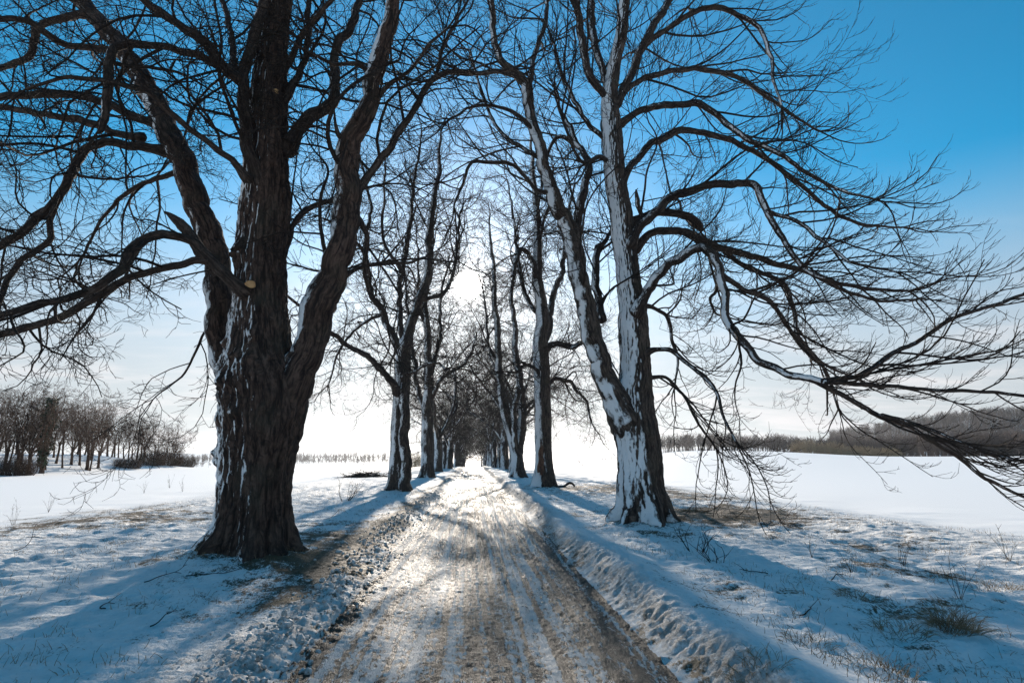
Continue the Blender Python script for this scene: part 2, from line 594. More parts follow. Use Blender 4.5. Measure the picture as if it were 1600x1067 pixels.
def link_mesh(name, V, Q, mat, parent=None, attrs=None, smooth=True, origin=None, T=None):
    V = np.asarray(V, dtype=np.float32)
    if origin is not None:
        V = V - np.asarray(origin, dtype=np.float32)
    me = bpy.data.meshes.new(name)
    me.vertices.add(len(V))
    me.vertices.foreach_set('co', np.ascontiguousarray(V).ravel())
    nq = 0 if Q is None else len(Q)
    nt_ = 0 if T is None else len(T)
    loops = []
    if nq: loops.append(np.asarray(Q, dtype=np.int32).ravel())
    if nt_: loops.append(np.asarray(T, dtype=np.int32).ravel())
    lp = np.concatenate(loops)
    me.loops.add(len(lp))
    me.loops.foreach_set('vertex_index', lp)
    me.polygons.add(nq + nt_)
    st = np.concatenate([np.arange(nq, dtype=np.int32) * 4, nq * 4 + np.arange(nt_, dtype=np.int32) * 3])
    me.polygons.foreach_set('loop_start', st)
    me.update(calc_edges=True)
    me.polygons.foreach_set('use_smooth', np.full(nq + nt_, smooth, dtype=bool))
    for k, a in (attrs or {}).items():
        a = np.asarray(a, dtype=np.float32)
        if a.ndim == 2:
            at_ = me.attributes.new(k, 'FLOAT_VECTOR', 'POINT')
            at_.data.foreach_set('vector', np.ascontiguousarray(a).ravel())
        else:
            at_ = me.attributes.new(k, 'FLOAT', 'POINT')
            at_.data.foreach_set('value', a)
    me.materials.append(mat)
    me.validate()
    o = bpy.data.objects.new(name, me)
    COL.objects.link(o)
    if parent is not None:
        o.parent = parent
    elif origin is not None:
        o.location = origin
    return o


class Tubes:
    """collects tubes; one mesh in the end"""
    def __init__(s):
        s.V, s.Q, s.A, s.n = [], [], [], 0

    def add(s, pts, rad, k=4, rng=None, disp=None):
        pts = np.asarray(pts, dtype=np.float64)
        if pts.ndim == 2:
            pts = pts[None]; rad = np.asarray(rad, dtype=np.float64)[None]
        N, S, _ = pts.shape
        if N == 0:
            return
        tan = np.empty_like(pts)
        tan[:, 1:-1] = pts[:, 2:] - pts[:, :-2]
        tan[:, 0] = pts[:, 1] - pts[:, 0]
        tan[:, -1] = pts[:, -1] - pts[:, -2]
        tan /= np.linalg.norm(tan, axis=2)[..., None] + 1e-9
        ref = np.tile(np.array([0.0, 1.0, 0.0]), (N, 1))
        bad = np.abs(tan[:, 0, 1]) > 0.85
        ref[bad] = (1.0, 0, 0)
        u = np.empty_like(pts)
        cur = ref
        for i in range(S):
            t = tan[:, i]
            cur = cur - (cur * t).sum(1)[:, None] * t
            cur = cur / (np.linalg.norm(cur, axis=1)[:, None] + 1e-9)
            u[:, i] = cur
        v = np.cross(tan, u)
        th = np.arange(k) * 2 * np.pi / k
        c, si = np.cos(th), np.sin(th)
        off = u[:, :, None, :] * c[None, None, :, None] + v[:, :, None, :] * si[None, None, :, None]
        seg = np.linalg.norm(np.diff(pts, axis=1), axis=2)
        ln = np.concatenate([np.zeros((N, 1)), np.cumsum(seg, 1)], 1)
        rm = np.broadcast_to(rad[:, :, None], (N, S, k))
        bark = np.stack([rm * c, rm * si, np.broadcast_to(ln[:, :, None], (N, S, k))], -1).copy()
        if rng is not None:
            bark += rng.uniform(-40, 40, (N, 1, 1, 3))
        r = rm
        if disp is not None:
            r = disp(bark, rm, pts, off, th)
        P = pts[:, :, None, :] + off * r[..., None]
        base = s.n + (np.arange(N) * S * k)[:, None, None] + (np.arange(S - 1) * k)[None, :, None] + np.arange(k)[None, None, :]
        nxt = s.n + (np.arange(N) * S * k)[:, None, None] + (np.arange(S - 1) * k)[None, :, None] + ((np.arange(k) + 1) % k)[None, None, :]
        q = np.stack([base, nxt, nxt + k, base + k], -1).reshape(-1, 4)
        s.V.append(P.reshape(-1, 3)); s.A.append(bark.reshape(-1, 3)); s.Q.append(q)
        s.n += N * S * k

    def build(s, name, mat, parent=None, origin=None):
        return link_mesh(name, np.concatenate(s.V), np.concatenate(s.Q), mat, parent,
                         {'bark': np.concatenate(s.A)}, True, origin)


# ------------------------------------------------------------------ growing branches
def unit(v):
    return v / (np.linalg.norm(v, axis=-1)[..., None] + 1e-9)


def grow(rng, p0, d0, L, r0, S, wander=0.2, grav=0.0, tip=0.0, rend=0.35, pull=None):
    N = len(p0)
    pts = np.empty((N, S + 1, 3))
    pts[:, 0] = p0
    d = unit(d0)
    step = (L / S)[:, None]
    w = np.zeros((N, 3))
    for i in range(S):
        f = (i + 0.5) / S
        w = 0.5 * w + wander * rng.normal(size=(N, 3)) * (0.8 if i else 0.3)
        d = d + w
        d[:, 2] += grav * (1 - f) + tip * f
        if pull is not None:
            d = d + pull
        d = unit(d)
        pts[:, i + 1] = pts[:, i] + d * step
    f = np.linspace(0, 1, S + 1)[None]
    rad = r0[:, None] * (1 - f * (1 - rend))
    return pts, rad


def spawn(rng, pts, rad, spacing, t0=0.1, t1=1.0, ang=(35, 65), flat=0.0, up=0.0, rmax=None, maxn=None):
    """child roots along parents: position, direction, t, parent radius, parent length"""
    N, S1, _ = pts.shape
    S = S1 - 1
    L = np.linalg.norm(np.diff(pts, axis=1), axis=2).sum(1)
    n = np.floor(L * (t1 - t0) / spacing + rng.uniform(0, 1, N)).astype(int)
    if maxn:
        n = np.minimum(n, maxn)
    idx = np.repeat(np.arange(N), n)
    if len(idx) == 0:
        return None
    start = np.repeat(np.cumsum(n) - n, n)
    j = np.arange(len(idx)) - start
    t = t0 + (t1 - t0) * (j + rng.uniform(0.05, 0.95, len(idx))) / n[idx]
    fi = np.clip(t * S, 0, S - 1e-6)
    i0 = fi.astype(int); fr = (fi - i0)[:, None]
    p = pts[idx, i0] * (1 - fr) + pts[idx, i0 + 1] * fr
    T = unit(pts[idx, i0 + 1] - pts[idx, i0])
    rp = rad[idx, i0] * (1 - fr[:, 0]) + rad[idx, i0 + 1] * fr[:, 0]
    keep = np.ones(len(idx), bool)
    if rmax is not None:
        keep = rp < rmax
    v = rng.normal(size=(len(idx), 3))
    v[:, 2] = v[:, 2] * (1 - flat) + up
    v = v - (v * T).sum(1)[:, None] * T
    v = unit(v)
    a = np.radians(rng.uniform(ang[0], ang[1], len(idx)))[:, None]
    d = T * np.cos(a) + v * np.sin(a)
    return p[keep], d[keep], t[keep], rp[keep], L[idx][keep]


def catmull(P, n):
    P = np.asarray(P, dtype=np.float64)
    Q = np.concatenate([[2 * P[0] - P[1]], P, [2 * P[-1] - P[-2]]])
    seg = np.linalg.norm(np.diff(P[:, :3], axis=0), axis=1)
    cum = np.concatenate([[0], np.cumsum(seg)])
    s = np.linspace(0, cum[-1], n)
    i = np.clip(np.searchsorted(cum, s, side='right') - 1, 0, len(P) - 2)
    t = ((s - cum[i]) / (seg[i] + 1e-9))[:, None]
    a, b, c, d = Q[i], Q[i + 1], Q[i + 2], Q[i + 3]
    r = 0.5 * ((2 * b) + (-a + c) * t + (2 * a - 5 * b + 4 * c - d) * t ** 2 + (-a + 3 * b - 3 * c + d) * t ** 3)
    lin = b * (1 - t) + c * t
    return 0.75 * r + 0.25 * lin


def crown_levels(rng, tb, src, dens=1.0, l1=(1.4, 4.2), droop=-0.05, tip=0.12, rmin=0.0045, ob=(0.35, 0.0), upb=0.05, rmax=0.24, sides=(5, 4, 3),
                 wander=0.2, l3=True, out=None):
    """src = (pts, rad) limbs; adds three orders of branches to tb"""
    pts0, rad0 = src
    sp = spawn(rng, pts0, rad0, 0.50 / dens, 0.10, 1.0, (35, 75), 0.35, 0.05, rmax)
    if sp is None:
        return
    p, d, t, rp, Lp = sp
    L = rng.uniform(l1[0], l1[1], len(p)) * (1.05 - 0.45 * t)
    if out is not None:
        d = unit(d + out(p) * ob[0])
    r = np.minimum(0.55 * rp, 0.0085 * L + 0.006)
    # shoots carrying on from each limb's end
    e = pts0[:, -1]; ed = unit(pts0[:, -1] - pts0[:, -3])
    for k in range(3):
        p = np.concatenate([p, e]); d = np.concatenate([d, unit(ed + 0.38 * rng.normal(size=ed.shape))])
        L = np.concatenate([L, rng.uniform(1.2, 2.6, len(e))])
        r = np.concatenate([r, np.minimum(rad0[:, -1] * 0.85, 0.03)])
    P1, R1 = grow(rng, p, d, L, r, 9, wander, droop, tip, 0.35)
    tb.add(P1, R1, sides[0], rng)
    sp = spawn(rng, P1, R1, 0.30 / dens, 0.12, 1.0, (30, 62), 0.3, upb)
    p, d, t, rp, Lp = sp
    if out is not None:
        d = unit(d + out(p) * ob[1])
    L = rng.uniform(0.22, 0.55, len(p)) * np.minimum(Lp, 3.0) * (1.1 - 0.6 * t)
    r = np.maximum(np.minimum(0.6 * rp, 0.006 * L + 0.0045), rmin)
    P2, R2 = grow(rng, p, d, L, r, 6, wander * 1.1, droop * 0.8, tip * 1.4, 0.5)
    tb.add(P2, R2, sides[1], rng)
    if not l3:
        return
    sp = spawn(rng, P2, R2, 0.17 / dens, 0.15, 1.0, (25, 60), 0.2, 0.10 + upb)
    p, d, t, rp, Lp = sp
    if out is not None:
        d = unit(d + out(p) * ob[1])
    L = rng.uniform(0.12, 0.42, len(p)) * (1.1 - 0.4 * t)
    r = np.maximum(np.minimum(0.75 * rp, 0.006), rmin)
    P3, R3 = grow(rng, p, d, L, r, 3, wander * 1.1, 0.0, tip * 2.0, 0.6)
    tb.add(P3, R3, sides[2], rng)


# ------------------------------------------------------------------ traced trees
class Traced:
    def __init__(s, name, label, cat, group, Y, trunk, seed, bark, limb_mat, flare=0.55, burls=(), foot=(0.14, 1.3), nfl=7, relief=0.022):
        s.rng = np.random.default_rng(seed)
        s.Y = Y
        s.seed = seed
        P = [];
        for (x, y, hw, *dy) in trunk:
            q, m = at(x, y, Y + (dy[0] if dy else 0.0))
            P.append([*q, hw * m])
        P = np.array(P)
        base = np.array([P[0, 0], Y, gz(P[0, 0], Y)])
        s.base = base
        s.root = empty(name, base, label, cat, group)
        # carry the trunk into the soil
        below = P[0].copy(); below[2] = base[2] - 0.35; below[3] *= 1.06
        if P[0, 2] < base[2] + 0.02:
            P[0, 2] = base[2] + 0.02
        P = np.concatenate([[below], P])
        ln = np.linalg.norm(np.diff(P[:, :3], axis=0), axis=1).sum()
        C = catmull(P, max(60, int(ln / 0.035)))
        pts, rad = C[:, :3], C[:, 3]
        ph = s.rng.uniform(0, 6.28, 4)
        sd = s.rng.uniform(0, 50)
        if Y > 20:
            hh = pts[:, 2] - base[2]
            am = 0.20 * sstep(4, 10, hh)
            q = np.stack([hh * 0.33, 0 * hh + sd, 0 * hh], -1)
            pts = pts + np.stack([am * fbm(q, 3, 0.6), am * fbm(q + 9, 3, 0.6), 0 * hh], -1)

        def disp(bark, rm, pp, off, th):
            h = pp[0, :, 2][None, :, None] - base[2]
            pr = rm
            e = np.exp(-np.clip(h, 0, None) / 0.42)
            lob = 0.5 + 0.5 * np.cos(nfl * th + ph[0] + 0.8 * np.sin(2 * th + ph[1]))[None, None, :]
            r = pr * (1 + 1.15 * flare * e * (0.12 + 0.88 * lob ** 1.6))
            # flutes up the bole
            fl = np.cos(4 * th + ph[2])[None, None, :] * 0.05 + np.cos(7 * th + ph[3])[None, None, :] * 0.03
            r = r * (1 + fl * np.exp(-np.clip(h, 0, None) / 2.2))
            q = bark.copy()
            q[..., 0] *= 1.0; q[..., 2] *= 0.35
            r = r * (1 + 0.10 * fbm(q * 2.2 + sd, 3, 0.5))
            q2 = bark.copy(); q2[..., :2] *= 16; q2[..., 2] *= 2.2
            ridge = 0.5 - np.abs(fbm(q2 + sd, 2, 0.5))
            r = r + 0.016 * ridge * np.minimum(1, rm / 0.2)
            if Y < 20:
                q3 = bark.copy(); q3[..., :2] *= 9.0; q3[..., 2] *= 1.3
                r = r + relief * (0.30 - np.abs(fbm(q3 + sd + 5, 3, 0.55))) * np.minimum(1, rm / 0.3)
                q4 = bark.copy(); q4[..., :2] *= 7.0; q4[..., 2] *= 6.0
                r = r + 0.016 * fbm(q4 + sd + 11, 3, 0.6) * np.minimum(1, rm / 0.3)
            X = pp[:, :, None, :] + off * rm[..., None]
            for (bp, br, ba) in burls:
                dd = np.linalg.norm(X - bp, axis=-1) / br
                kn = 0.65 + 0.8 * np.abs(fbm(X * 6.0 + sd, 3, 0.6))
                r = r + 1.7 * ba * np.exp(-dd ** 2 * 1.4) * (kn - 0.25)
            return r
        tb = Tubes()
        tb.add(pts, rad, 150 if Y < 20 else 36, None, disp)
        s.trunk = tb.build('trunk', bark, s.root, base)
        s.limb_mat = limb_mat
        s.bark = bark
        s.lim_p, s.lim_r = [], []
        s.tr_p, s.tr_r = pts, rad

    def limb(s, spec, dy0=0.0, dy1=0.0, thick=False, end=0.6, mat=None, spawnable=True):
        n = len(spec)
        P = []
        th_ = 1.0 if mat is not None and mat not in (M['limb_topped'],) else 0.74
        for i, (x, y, hw, *dd) in enumerate(spec):
            f = i / (n - 1)
            q, m = at(x, y, s.Y + (dd[0] if dd else dy0 + (dy1 - dy0) * f ** 1.2))
            P.append([*q, hw * m * th_])
        P = np.array(P)
        if P[0, 3] < 0.45:
            back = P[0].copy()
            back[:3] -= unit(P[1, :3] - P[0, :3]) * P[0, 3] * 0.9
            P = np.concatenate([[back], P])
        ln = np.linalg.norm(np.diff(P[:, :3], axis=0), axis=1).sum()
        k = 28 if P[0, 3] > 0.16 else (14 if P[0, 3] > 0.07 else 9)
        C = catmull(P, max(16, int(ln / (0.06 if P[0, 3] > 0.16 else 0.09))))
        pts, rad = C[:, :3], np.maximum(C[:, 3], 0.008)
        wob = fbm(pts * 1.9 + s.seed, 3, 0.55)
        wob2 = fbm(pts * 1.9 + s.seed + 31, 3, 0.55)
        fade = sstep(0, 0.15, np.linspace(0, 1, len(pts)))
        if s.Y > 20:
            q = np.linspace(0, ln, len(pts))
            q = np.stack([q * 0.33, 0 * q + s.rng.uniform(0, 90), 0 * q], -1)
            am2 = 0.22 * fade
            pts = pts + np.stack([am2 * fbm(q, 3, 0.6), am2 * fbm(q + 9, 3, 0.6), am2 * 0.6 * fbm(q + 19, 3, 0.6)], -1)
        am = np.minimum(rad * 0.36 + 0.012, 0.05) * fade
        pts = pts + np.stack([wob * am, 0 * wob, wob2 * am], -1) * 1.3
        sd = s.rng.uniform(0, 60)

        def disp(bark, rm, pp, off, th):
            q = bark.copy(); q[..., 2] *= 0.6
            r = rm * (1 + 0.16 * fbm(q * 4.0 + sd, 3, 0.55))
            q2 = bark.copy(); q2[..., :2] *= 18; q2[..., 2] *= 3
            r = r + 0.010 * np.minimum(1, rm / 0.15) * (0.5 - np.abs(fbm(q2 + sd, 2, 0.5)))
            # collar where it leaves its parent
            ln_ = bark[..., 2]
            r0_ = rm[:, :1] + 0.01
            r = r * (1 + 0.22 * np.exp(-((ln_ - 1.3 * r0_) / (r0_ * 1.3)) ** 2))
            q3 = np.clip(ln_ / (1.1 * r0_), 0, 1)
            return r * (0.06 + 0.94 * np.sqrt(1 - (1 - q3) ** 2))
        tb = Tubes()
        tb.add(pts, rad, k, None, disp)
        tb.build('limb', mat or s.limb_mat, s.root, s.base)
        if spawnable:
            i = np.linspace(0, len(pts) - 1, 25)
            s.lim_p.append(np.stack([np.interp(i, np.arange(len(pts)), pts[:, a]) for a in range(3)], -1))
            s.lim_r.append(np.interp(i, np.arange(len(pts)), rad))
        return s

    def wild(s, n, z0, z1, length, r, yside=0.0, grav=0.0, tip=0.1, from_limbs=True):
        """unseen-side limbs grown freely from the bole and the traced limbs so the crown is round"""
        rng = s.rng
        src_p = [s.tr_p[np.linspace(0, len(s.tr_p) - 1, 25).astype(int)]]
        src_r = [s.tr_r[np.linspace(0, len(s.tr_p) - 1, 25).astype(int)]]
        if from_limbs:
            src_p += s.lim_p; src_r += s.lim_r
        out_p, out_r = [], []
        c = 0
        tries = 0
        while c < n and tries < 4000:
            tries += 1
            k = rng.integers(len(src_p)); i = rng.integers(3, 24)
            p = src_p[k][i]; rp = src_r[k][i]
            h = p[2] - s.base[2]
            if h < z0 or h > z1 or rp < 0.045:
                continue
            T = unit(src_p[k][i] - src_p[k][i - 1])
            az = rng.uniform(0, 2 * np.pi)
            d = np.array([0.55 * np.cos(az), np.sin(az) + yside, rng.uniform(-0.1, 0.7)])
            d = unit(d + 0.5 * T)
            out_p.append((p, d, rp)); c += 1
        if not out_p:
            return s
        p = np.array([q[0] for q in out_p]); d = np.array([q[1] for q in out_p])
        rp = np.array([q[2] for q in out_p])
        L = rng.uniform(length[0], length[1], len(p)) * np.clip(rp / 0.12, 0.45, 1.0)
        rr = np.minimum(rp * 0.55, rng.uniform(r[0], r[1], len(p)))
        P, Rd = grow(rng, p, d, L, rr, 24, 0.13, grav, tip, 0.22)
        s.wp, s.wr = P, Rd
        return s

    def crown(s, dens=1.0, rmax=0.24, **kw):
        tb = Tubes()
        P = np.stack(s.lim_p) if s.lim_p else np.zeros((0, 25, 3))
        Rr = np.stack(s.lim_r) if s.lim_r else np.zeros((0, 25))
        ti = np.linspace(int(len(s.tr_p) * 0.25), len(s.tr_p) - 1, 25).astype(int)
        P = np.concatenate([P, s.tr_p[ti][None]]); Rr = np.concatenate([Rr, s.tr_r[ti][None]])
        if hasattr(s, 'wp'):
            tb.add(s.wp, s.wr, 7, s.rng)
            P = np.concatenate([P, s.wp]); Rr = np.concatenate([Rr, s.wr])
        crown_levels(s.rng, tb, (P, Rr), dens, rmax=rmax, **kw)
        s.crown_o = tb.build('crown', M['twig'], s.root, s.base)
        return s


def wp(x, y, Y):
    return at(x, y, Y)[0]


AVENUE = 'bare snow-plastered trees lining the lane'
Y_L1, Y_R1, Y_L2, Y_R2, Y_L3, Y_R3 = 10.1, 14.0, 28.0, 31.5, 47.0, 46.0
ROW_L, ROW_R = [69.0, 88.0, 106.0, 125.0, 143.0, 162.0, 181.0, 200.0, 221.0, 242.0, 264.0], \
               [64.0, 82.0, 100.0, 119.0, 137.0, 156.0, 175.0, 195.0, 216.0, 238.0, 261.0]
for (x, y, Y, hh, rr) in ((392, 860, Y_L1, 0.13, 1.5), (1008, 818, Y_R1, 0.16, 1.3), (622, 766, Y_L2, 0.12, 1.2),
                          (850, 760, Y_R2, 0.12, 1.1), (667, 744, Y_L3, 0.1, 1.1), (808, 746, Y_R3, 0.1, 1.1)):
    q = wp(x, y, Y)
    TREE_FOOT.append((q[0], Y, hh, rr))


def tree_left_near():
    Y = Y_L1
    b = [(wp(340, 712, Y), 0.20, 0.20), (wp(366, 600, Y - 0.4), 0.30, 0.11), (wp(372, 640, Y - 0.5), 0.22, 0.07),
         (wp(385, 560, Y - 0.5), 0.20, 0.06), (wp(345, 570, Y), 0.22, 0.14), (wp(372, 395, Y - 0.3), 0.22, 0.10),
         (wp(470, 600, Y - 0.3), 0.2, 0.07), (wp(400, 590, Y - .6), 0.25, 0.05), (wp(352, 655, Y - 0.2), 0.16, 0.10)]
    rg = np.random.default_rng(3)
    for i in range(34):
        b.append((wp(rg.normal(375, 26), rg.uniform(500, 700), Y - 0.62 + 0.4 * rg.uniform()), rg.uniform(0.06, 0.13), rg.uniform(0.04, 0.09)))
    t = Traced('avenue_tree', 'huge rugged bare tree with burls, nearest on the left of the lane', 'tree', AVENUE, Y,
               [(392, 862, 58), (396, 830, 54), (400, 780, 51), (404, 720, 52), (408, 670, 58), (412, 625, 62), (408, 590, 58),
                (406, 550, 47), (405, 500, 41), (406, 440, 37), (407, 390, 34), (414, 330, 36), (416, 270, 33), (418, 210, 29),
                (420, 150, 25), (423, 95, 22), (428, 45, 21), (434, -5, 20), (438, -70, 18), (446, -150, 14), (452, -240, 9), (470, -330, 4)],
               21, M['bark_left'], M['limb_left'], 0.42, b, nfl=8, relief=0.055)
    L = t.limb
    # big left stem behind the bole
    L([(372, 600, 22, 0.3), (350, 555, 20, .5), (343, 510, 20, .6), (342, 456, 19, .7), (335, 398, 19, .8), (316, 340, 18, .9), (298, 285, 17, 1.0), (276, 232, 17, 1.1),
       (254, 187, 16, 1.2), (223, 125, 15, 1.4), (190, 76, 13, 1.6), (155, 35, 12, 1.8), (118, -8, 11, 2), (70, -70, 9, 2.3), (10, -150, 6, 2.6), (-40, -240, 3, 3)],
      mat=M['bark_left'])
    # big right stem
    L([(438, 640, 26, 0), (455, 600, 27, -.1), (474, 563, 25, -.1), (488, 520, 25, -.1), (500, 477, 25, -.2), (516, 438, 23, -.2), (530, 400, 21, -.3), (541, 350, 20, -.3), (544, 300, 19, -.4),
       (544, 250, 18, -.4), (555, 215, 17, -.5), (571, 185, 15, -.5), (580, 140, 13, -.6), (590, 94, 14, -.6), (608, 47, 12, -.7), (618, 0, 10, -.8), (630, -60, 9, -1),
       (655, -150, 6, -1.3), (690, -240, 3, -1.6)], mat=M['bark_left'])
    # co-stem on the left of the leader
    L([(405, 290, 15, -.3), (395, 250, 14, -.4), (386, 215, 13, -.45), (380, 164, 12, -.5), (378, 126, 11, -.5), (387, 94, 11, -.5), (399, 52, 11, -.5), (410, 0, 10, -.5), (425, -70, 8, -.4), (430, -170, 4, -.2)])
    L([(378, 128, 10), (355, 108, 10), (326, 70, 10), (284, 42, 9), (237, 9, 8), (190, -30, 6), (120, -80, 3)], -.5, -1.6)
    L([(372, 118, 7), (366, 100, 7), (362, 60, 6), (352, 10, 5.5), (330, -60, 4), (300, -130, 2)], -.5, 0.8)
    L([(448, 236, 16), (465, 205, 14), (490, 182, 13), (514, 164, 12), (523, 140, 11), (521, 94, 9), (528, 65, 9), (549, 45, 9), (558, 14, 8), (562, -40, 7), (580, -120, 4)], 0, .9)
    L([(441, 165, 9), (455, 135, 8), (467, 117, 7), (479, 84, 6.5), (481, 47, 6), (483, 0, 5.5), (495, -80, 3)], 0, 1.2)
    L([(440, 400, 9), (452, 370, 6), (462, 346, 6), (476, 328, 6), (500, 320, 5.5), (523, 312, 5), (555, 300, 4), (585, 290, 2.5)], .2, 2.0)
    # low branches to the left
    L([(385, 458, 15, -.4), (359, 436, 13, -.55), (324, 405, 12, -.7), (299, 376, 9, -.8), (263, 367, 9, -.9), (228, 370, 9, -1), (203, 390, 11, -1.1), (196, 418, 10, -1.2), (172, 435, 9, -1.3),
       (137, 456, 8, -1.4), (101, 468, 7.5, -1.6), (51, 476, 7, -1.8), (0, 494, 7, -2), (-70, 520, 6, -2.3), (-160, 540, 4, -2.6), (-240, 575, 2, -3)])
    L([(318, 402, 11), (289, 354, 11), (275, 342, 9), (262, 334, 4), (256, 331, 1.5)], -.65, -.7, spawnable=False)
    L([(330, 408, 9, -.7), (304, 406, 8, -.7), (253, 420, 7, -.6), (203, 433, 7.5, -.5), (160, 460, 8, -.5), (122, 481, 8, -.4), (76, 504, 8, -.4), (25, 516, 8, -.3), (-60, 545, 6, -.2), (-150, 590, 3, 0)])
    L([(262, 238, 12), (243, 233, 10), (203, 228, 9), (162, 223, 9), (127, 240, 9), (109, 278, 9), (86, 314, 8.5), (51, 349, 8.5), (0, 385, 8), (-70, 420, 6), (-140, 470, 3)], 1.1, -.3)
    L([(96, 305, 5), (78, 344, 6), (76, 378, 6), (45, 398, 6), (14, 430, 6), (2, 470, 5), (-10, 520, 3)], .3, -.3)
    L([(262, 200, 10), (218, 187, 9), (177, 167, 8), (137, 152, 8), (91, 147, 8), (41, 149, 7.5), (0, 152, 7), (-80, 170, 5), (-170, 210, 2.5)], 1.2, 0.4)
    L([(225, 215, 8), (195, 212, 7.5), (167, 202, 7.5), (137, 190, 7.5), (91, 182, 7), (46, 175, 6.5), (0, 168, 6), (-80, 175, 4), (-150, 210, 2)], 1.0, 1.8)
    L([(362, 118, 9), (324, 91, 8), (284, 81, 8), (243, 71, 7), (203, 68, 8), (177, 78, 9), (170, 116, 9), (167, 167, 8), (157, 203, 6), (150, 208, 2)], -.55, -1.1)
    L([(388, 282, 9), (354, 243, 7), (304, 208, 6.5), (263, 172, 6), (223, 142, 6), (167, 127, 5), (101, 122, 4), (40, 140, 2.5)], -.5, -1.2)
    L([(200, 90, 8), (150, 75, 7), (100, 70, 7), (61, 43, 6.5), (20, 30, 6), (-50, 40, 4)], 1.5, 0.6)
    L([(140, 20, 8), (95, 30, 7), (61, 43, 7), (52, 75, 7), (38, 95, 6.5), (0, 108, 6), (-60, 130, 3)], 1.8, 2.6)
    L([(290, 265, 7), (240, 280, 5.5), (200, 300, 4.5), (160, 340, 3.5), (130, 400, 2.5)], 1.0, 2.2)
    L([(352, 470, 4), (330, 500, 3), (315, 530, 2.6), (288, 585, 2.2), (262, 606, 1.8), (239, 624, 1.2)], .6, 1.4)
    # branches of the right stem
    L([(552, 300, 10), (565, 290, 9), (584, 262, 8), (612, 229, 7.5), (635, 187, 7), (661, 145, 6.5), (682, 119, 6), (715, 112, 4.5), (760, 115, 4), (800, 108, 2.5)], -.4, .3)
    L([(680, 122, 4), (689, 84, 4), (706, 47, 3.5), (720, 20, 3), (740, -20, 2)], .1, .6)
    L([(535, 430, 8), (550, 424, 5), (575, 414, 4.5), (612, 410, 4), (640, 410, 3), (670, 400, 2)], -.3, 1.0)
    L([(556, 340, 6), (568, 358, 5), (575, 380, 5), (570, 421, 4.5), (576, 459, 4), (603, 492, 3), (610, 530, 2)], -.3, .6)
    L([(575, 175, 6), (600, 140, 5), (640, 110, 4), (670, 70, 3.5), (700, 45, 2.5)], -.5, -1.2)
    L([(560, 210, 5), (545, 225, 6), (530, 212, 5), (524, 190, 3), (522, 175, 2)], -.5, -.7)
    L([(585, 120, 6), (560, 100, 5), (520, 100, 4), (485, 85, 3), (450, 60, 2)], -.6, -1.6)
    L([(440, 120, 7), (470, 60, 6), (500, 20, 5), (540, -20, 4), (590, -70, 2)], .1, -1.0)
    t.wild(24, 3.6, 12.5, (2.5, 5.0), (0.02, 0.045), 0.0, -0.02, 0.05)
    t.crown(1.25, rmax=0.20, rmin=0.005, l1=(1.0, 3.6), droop=-0.06, tip=0.05, wander=0.24)
    # pale saw cuts
    for (x, y, r, dy, nm) in ((391, 444, 8.0, -0.63, 1), (431, 142, 4.5, -0.45, 2)):
        c, m = at(x, y, Y + dy)
        V, Q, T = disc_mesh(c, r * m * 0.8, 0.05, np.array([0.25, -0.93, -0.25]))
        link_mesh('saw_cut', V, Q, M['wood_cut'], t.root, None, False, t.base, T)
    return t


def disc_mesh(c, r, depth, nrm, k=22):
    nrm = nrm / np.linalg.norm(nrm)
    a = unit(np.cross(nrm, np.array([0.1, 0.2, 1.0]))); b = np.cross(nrm, a)
    th = np.arange(k) * 2 * np.pi / k
    rr = r * (1 + 0.07 * np.sin(3 * th + 1) + 0.04 * np.sin(5 * th))
    ring = a * np.cos(th)[:, None] * rr[:, None] * 1.15 + b * np.sin(th)[:, None] * rr[:, None] * 0.85
    V = np.concatenate([c + ring * 1.1 - nrm * depth, c + ring, [c + nrm * 0.002]])
    i = np.arange(k); j = (i + 1) % k
    Q = np.stack([i, j, j + k, i + k], -1)
    T = np.stack([i + k, j + k, np.full(k, 2 * k)], -1)
    return V, Q, T


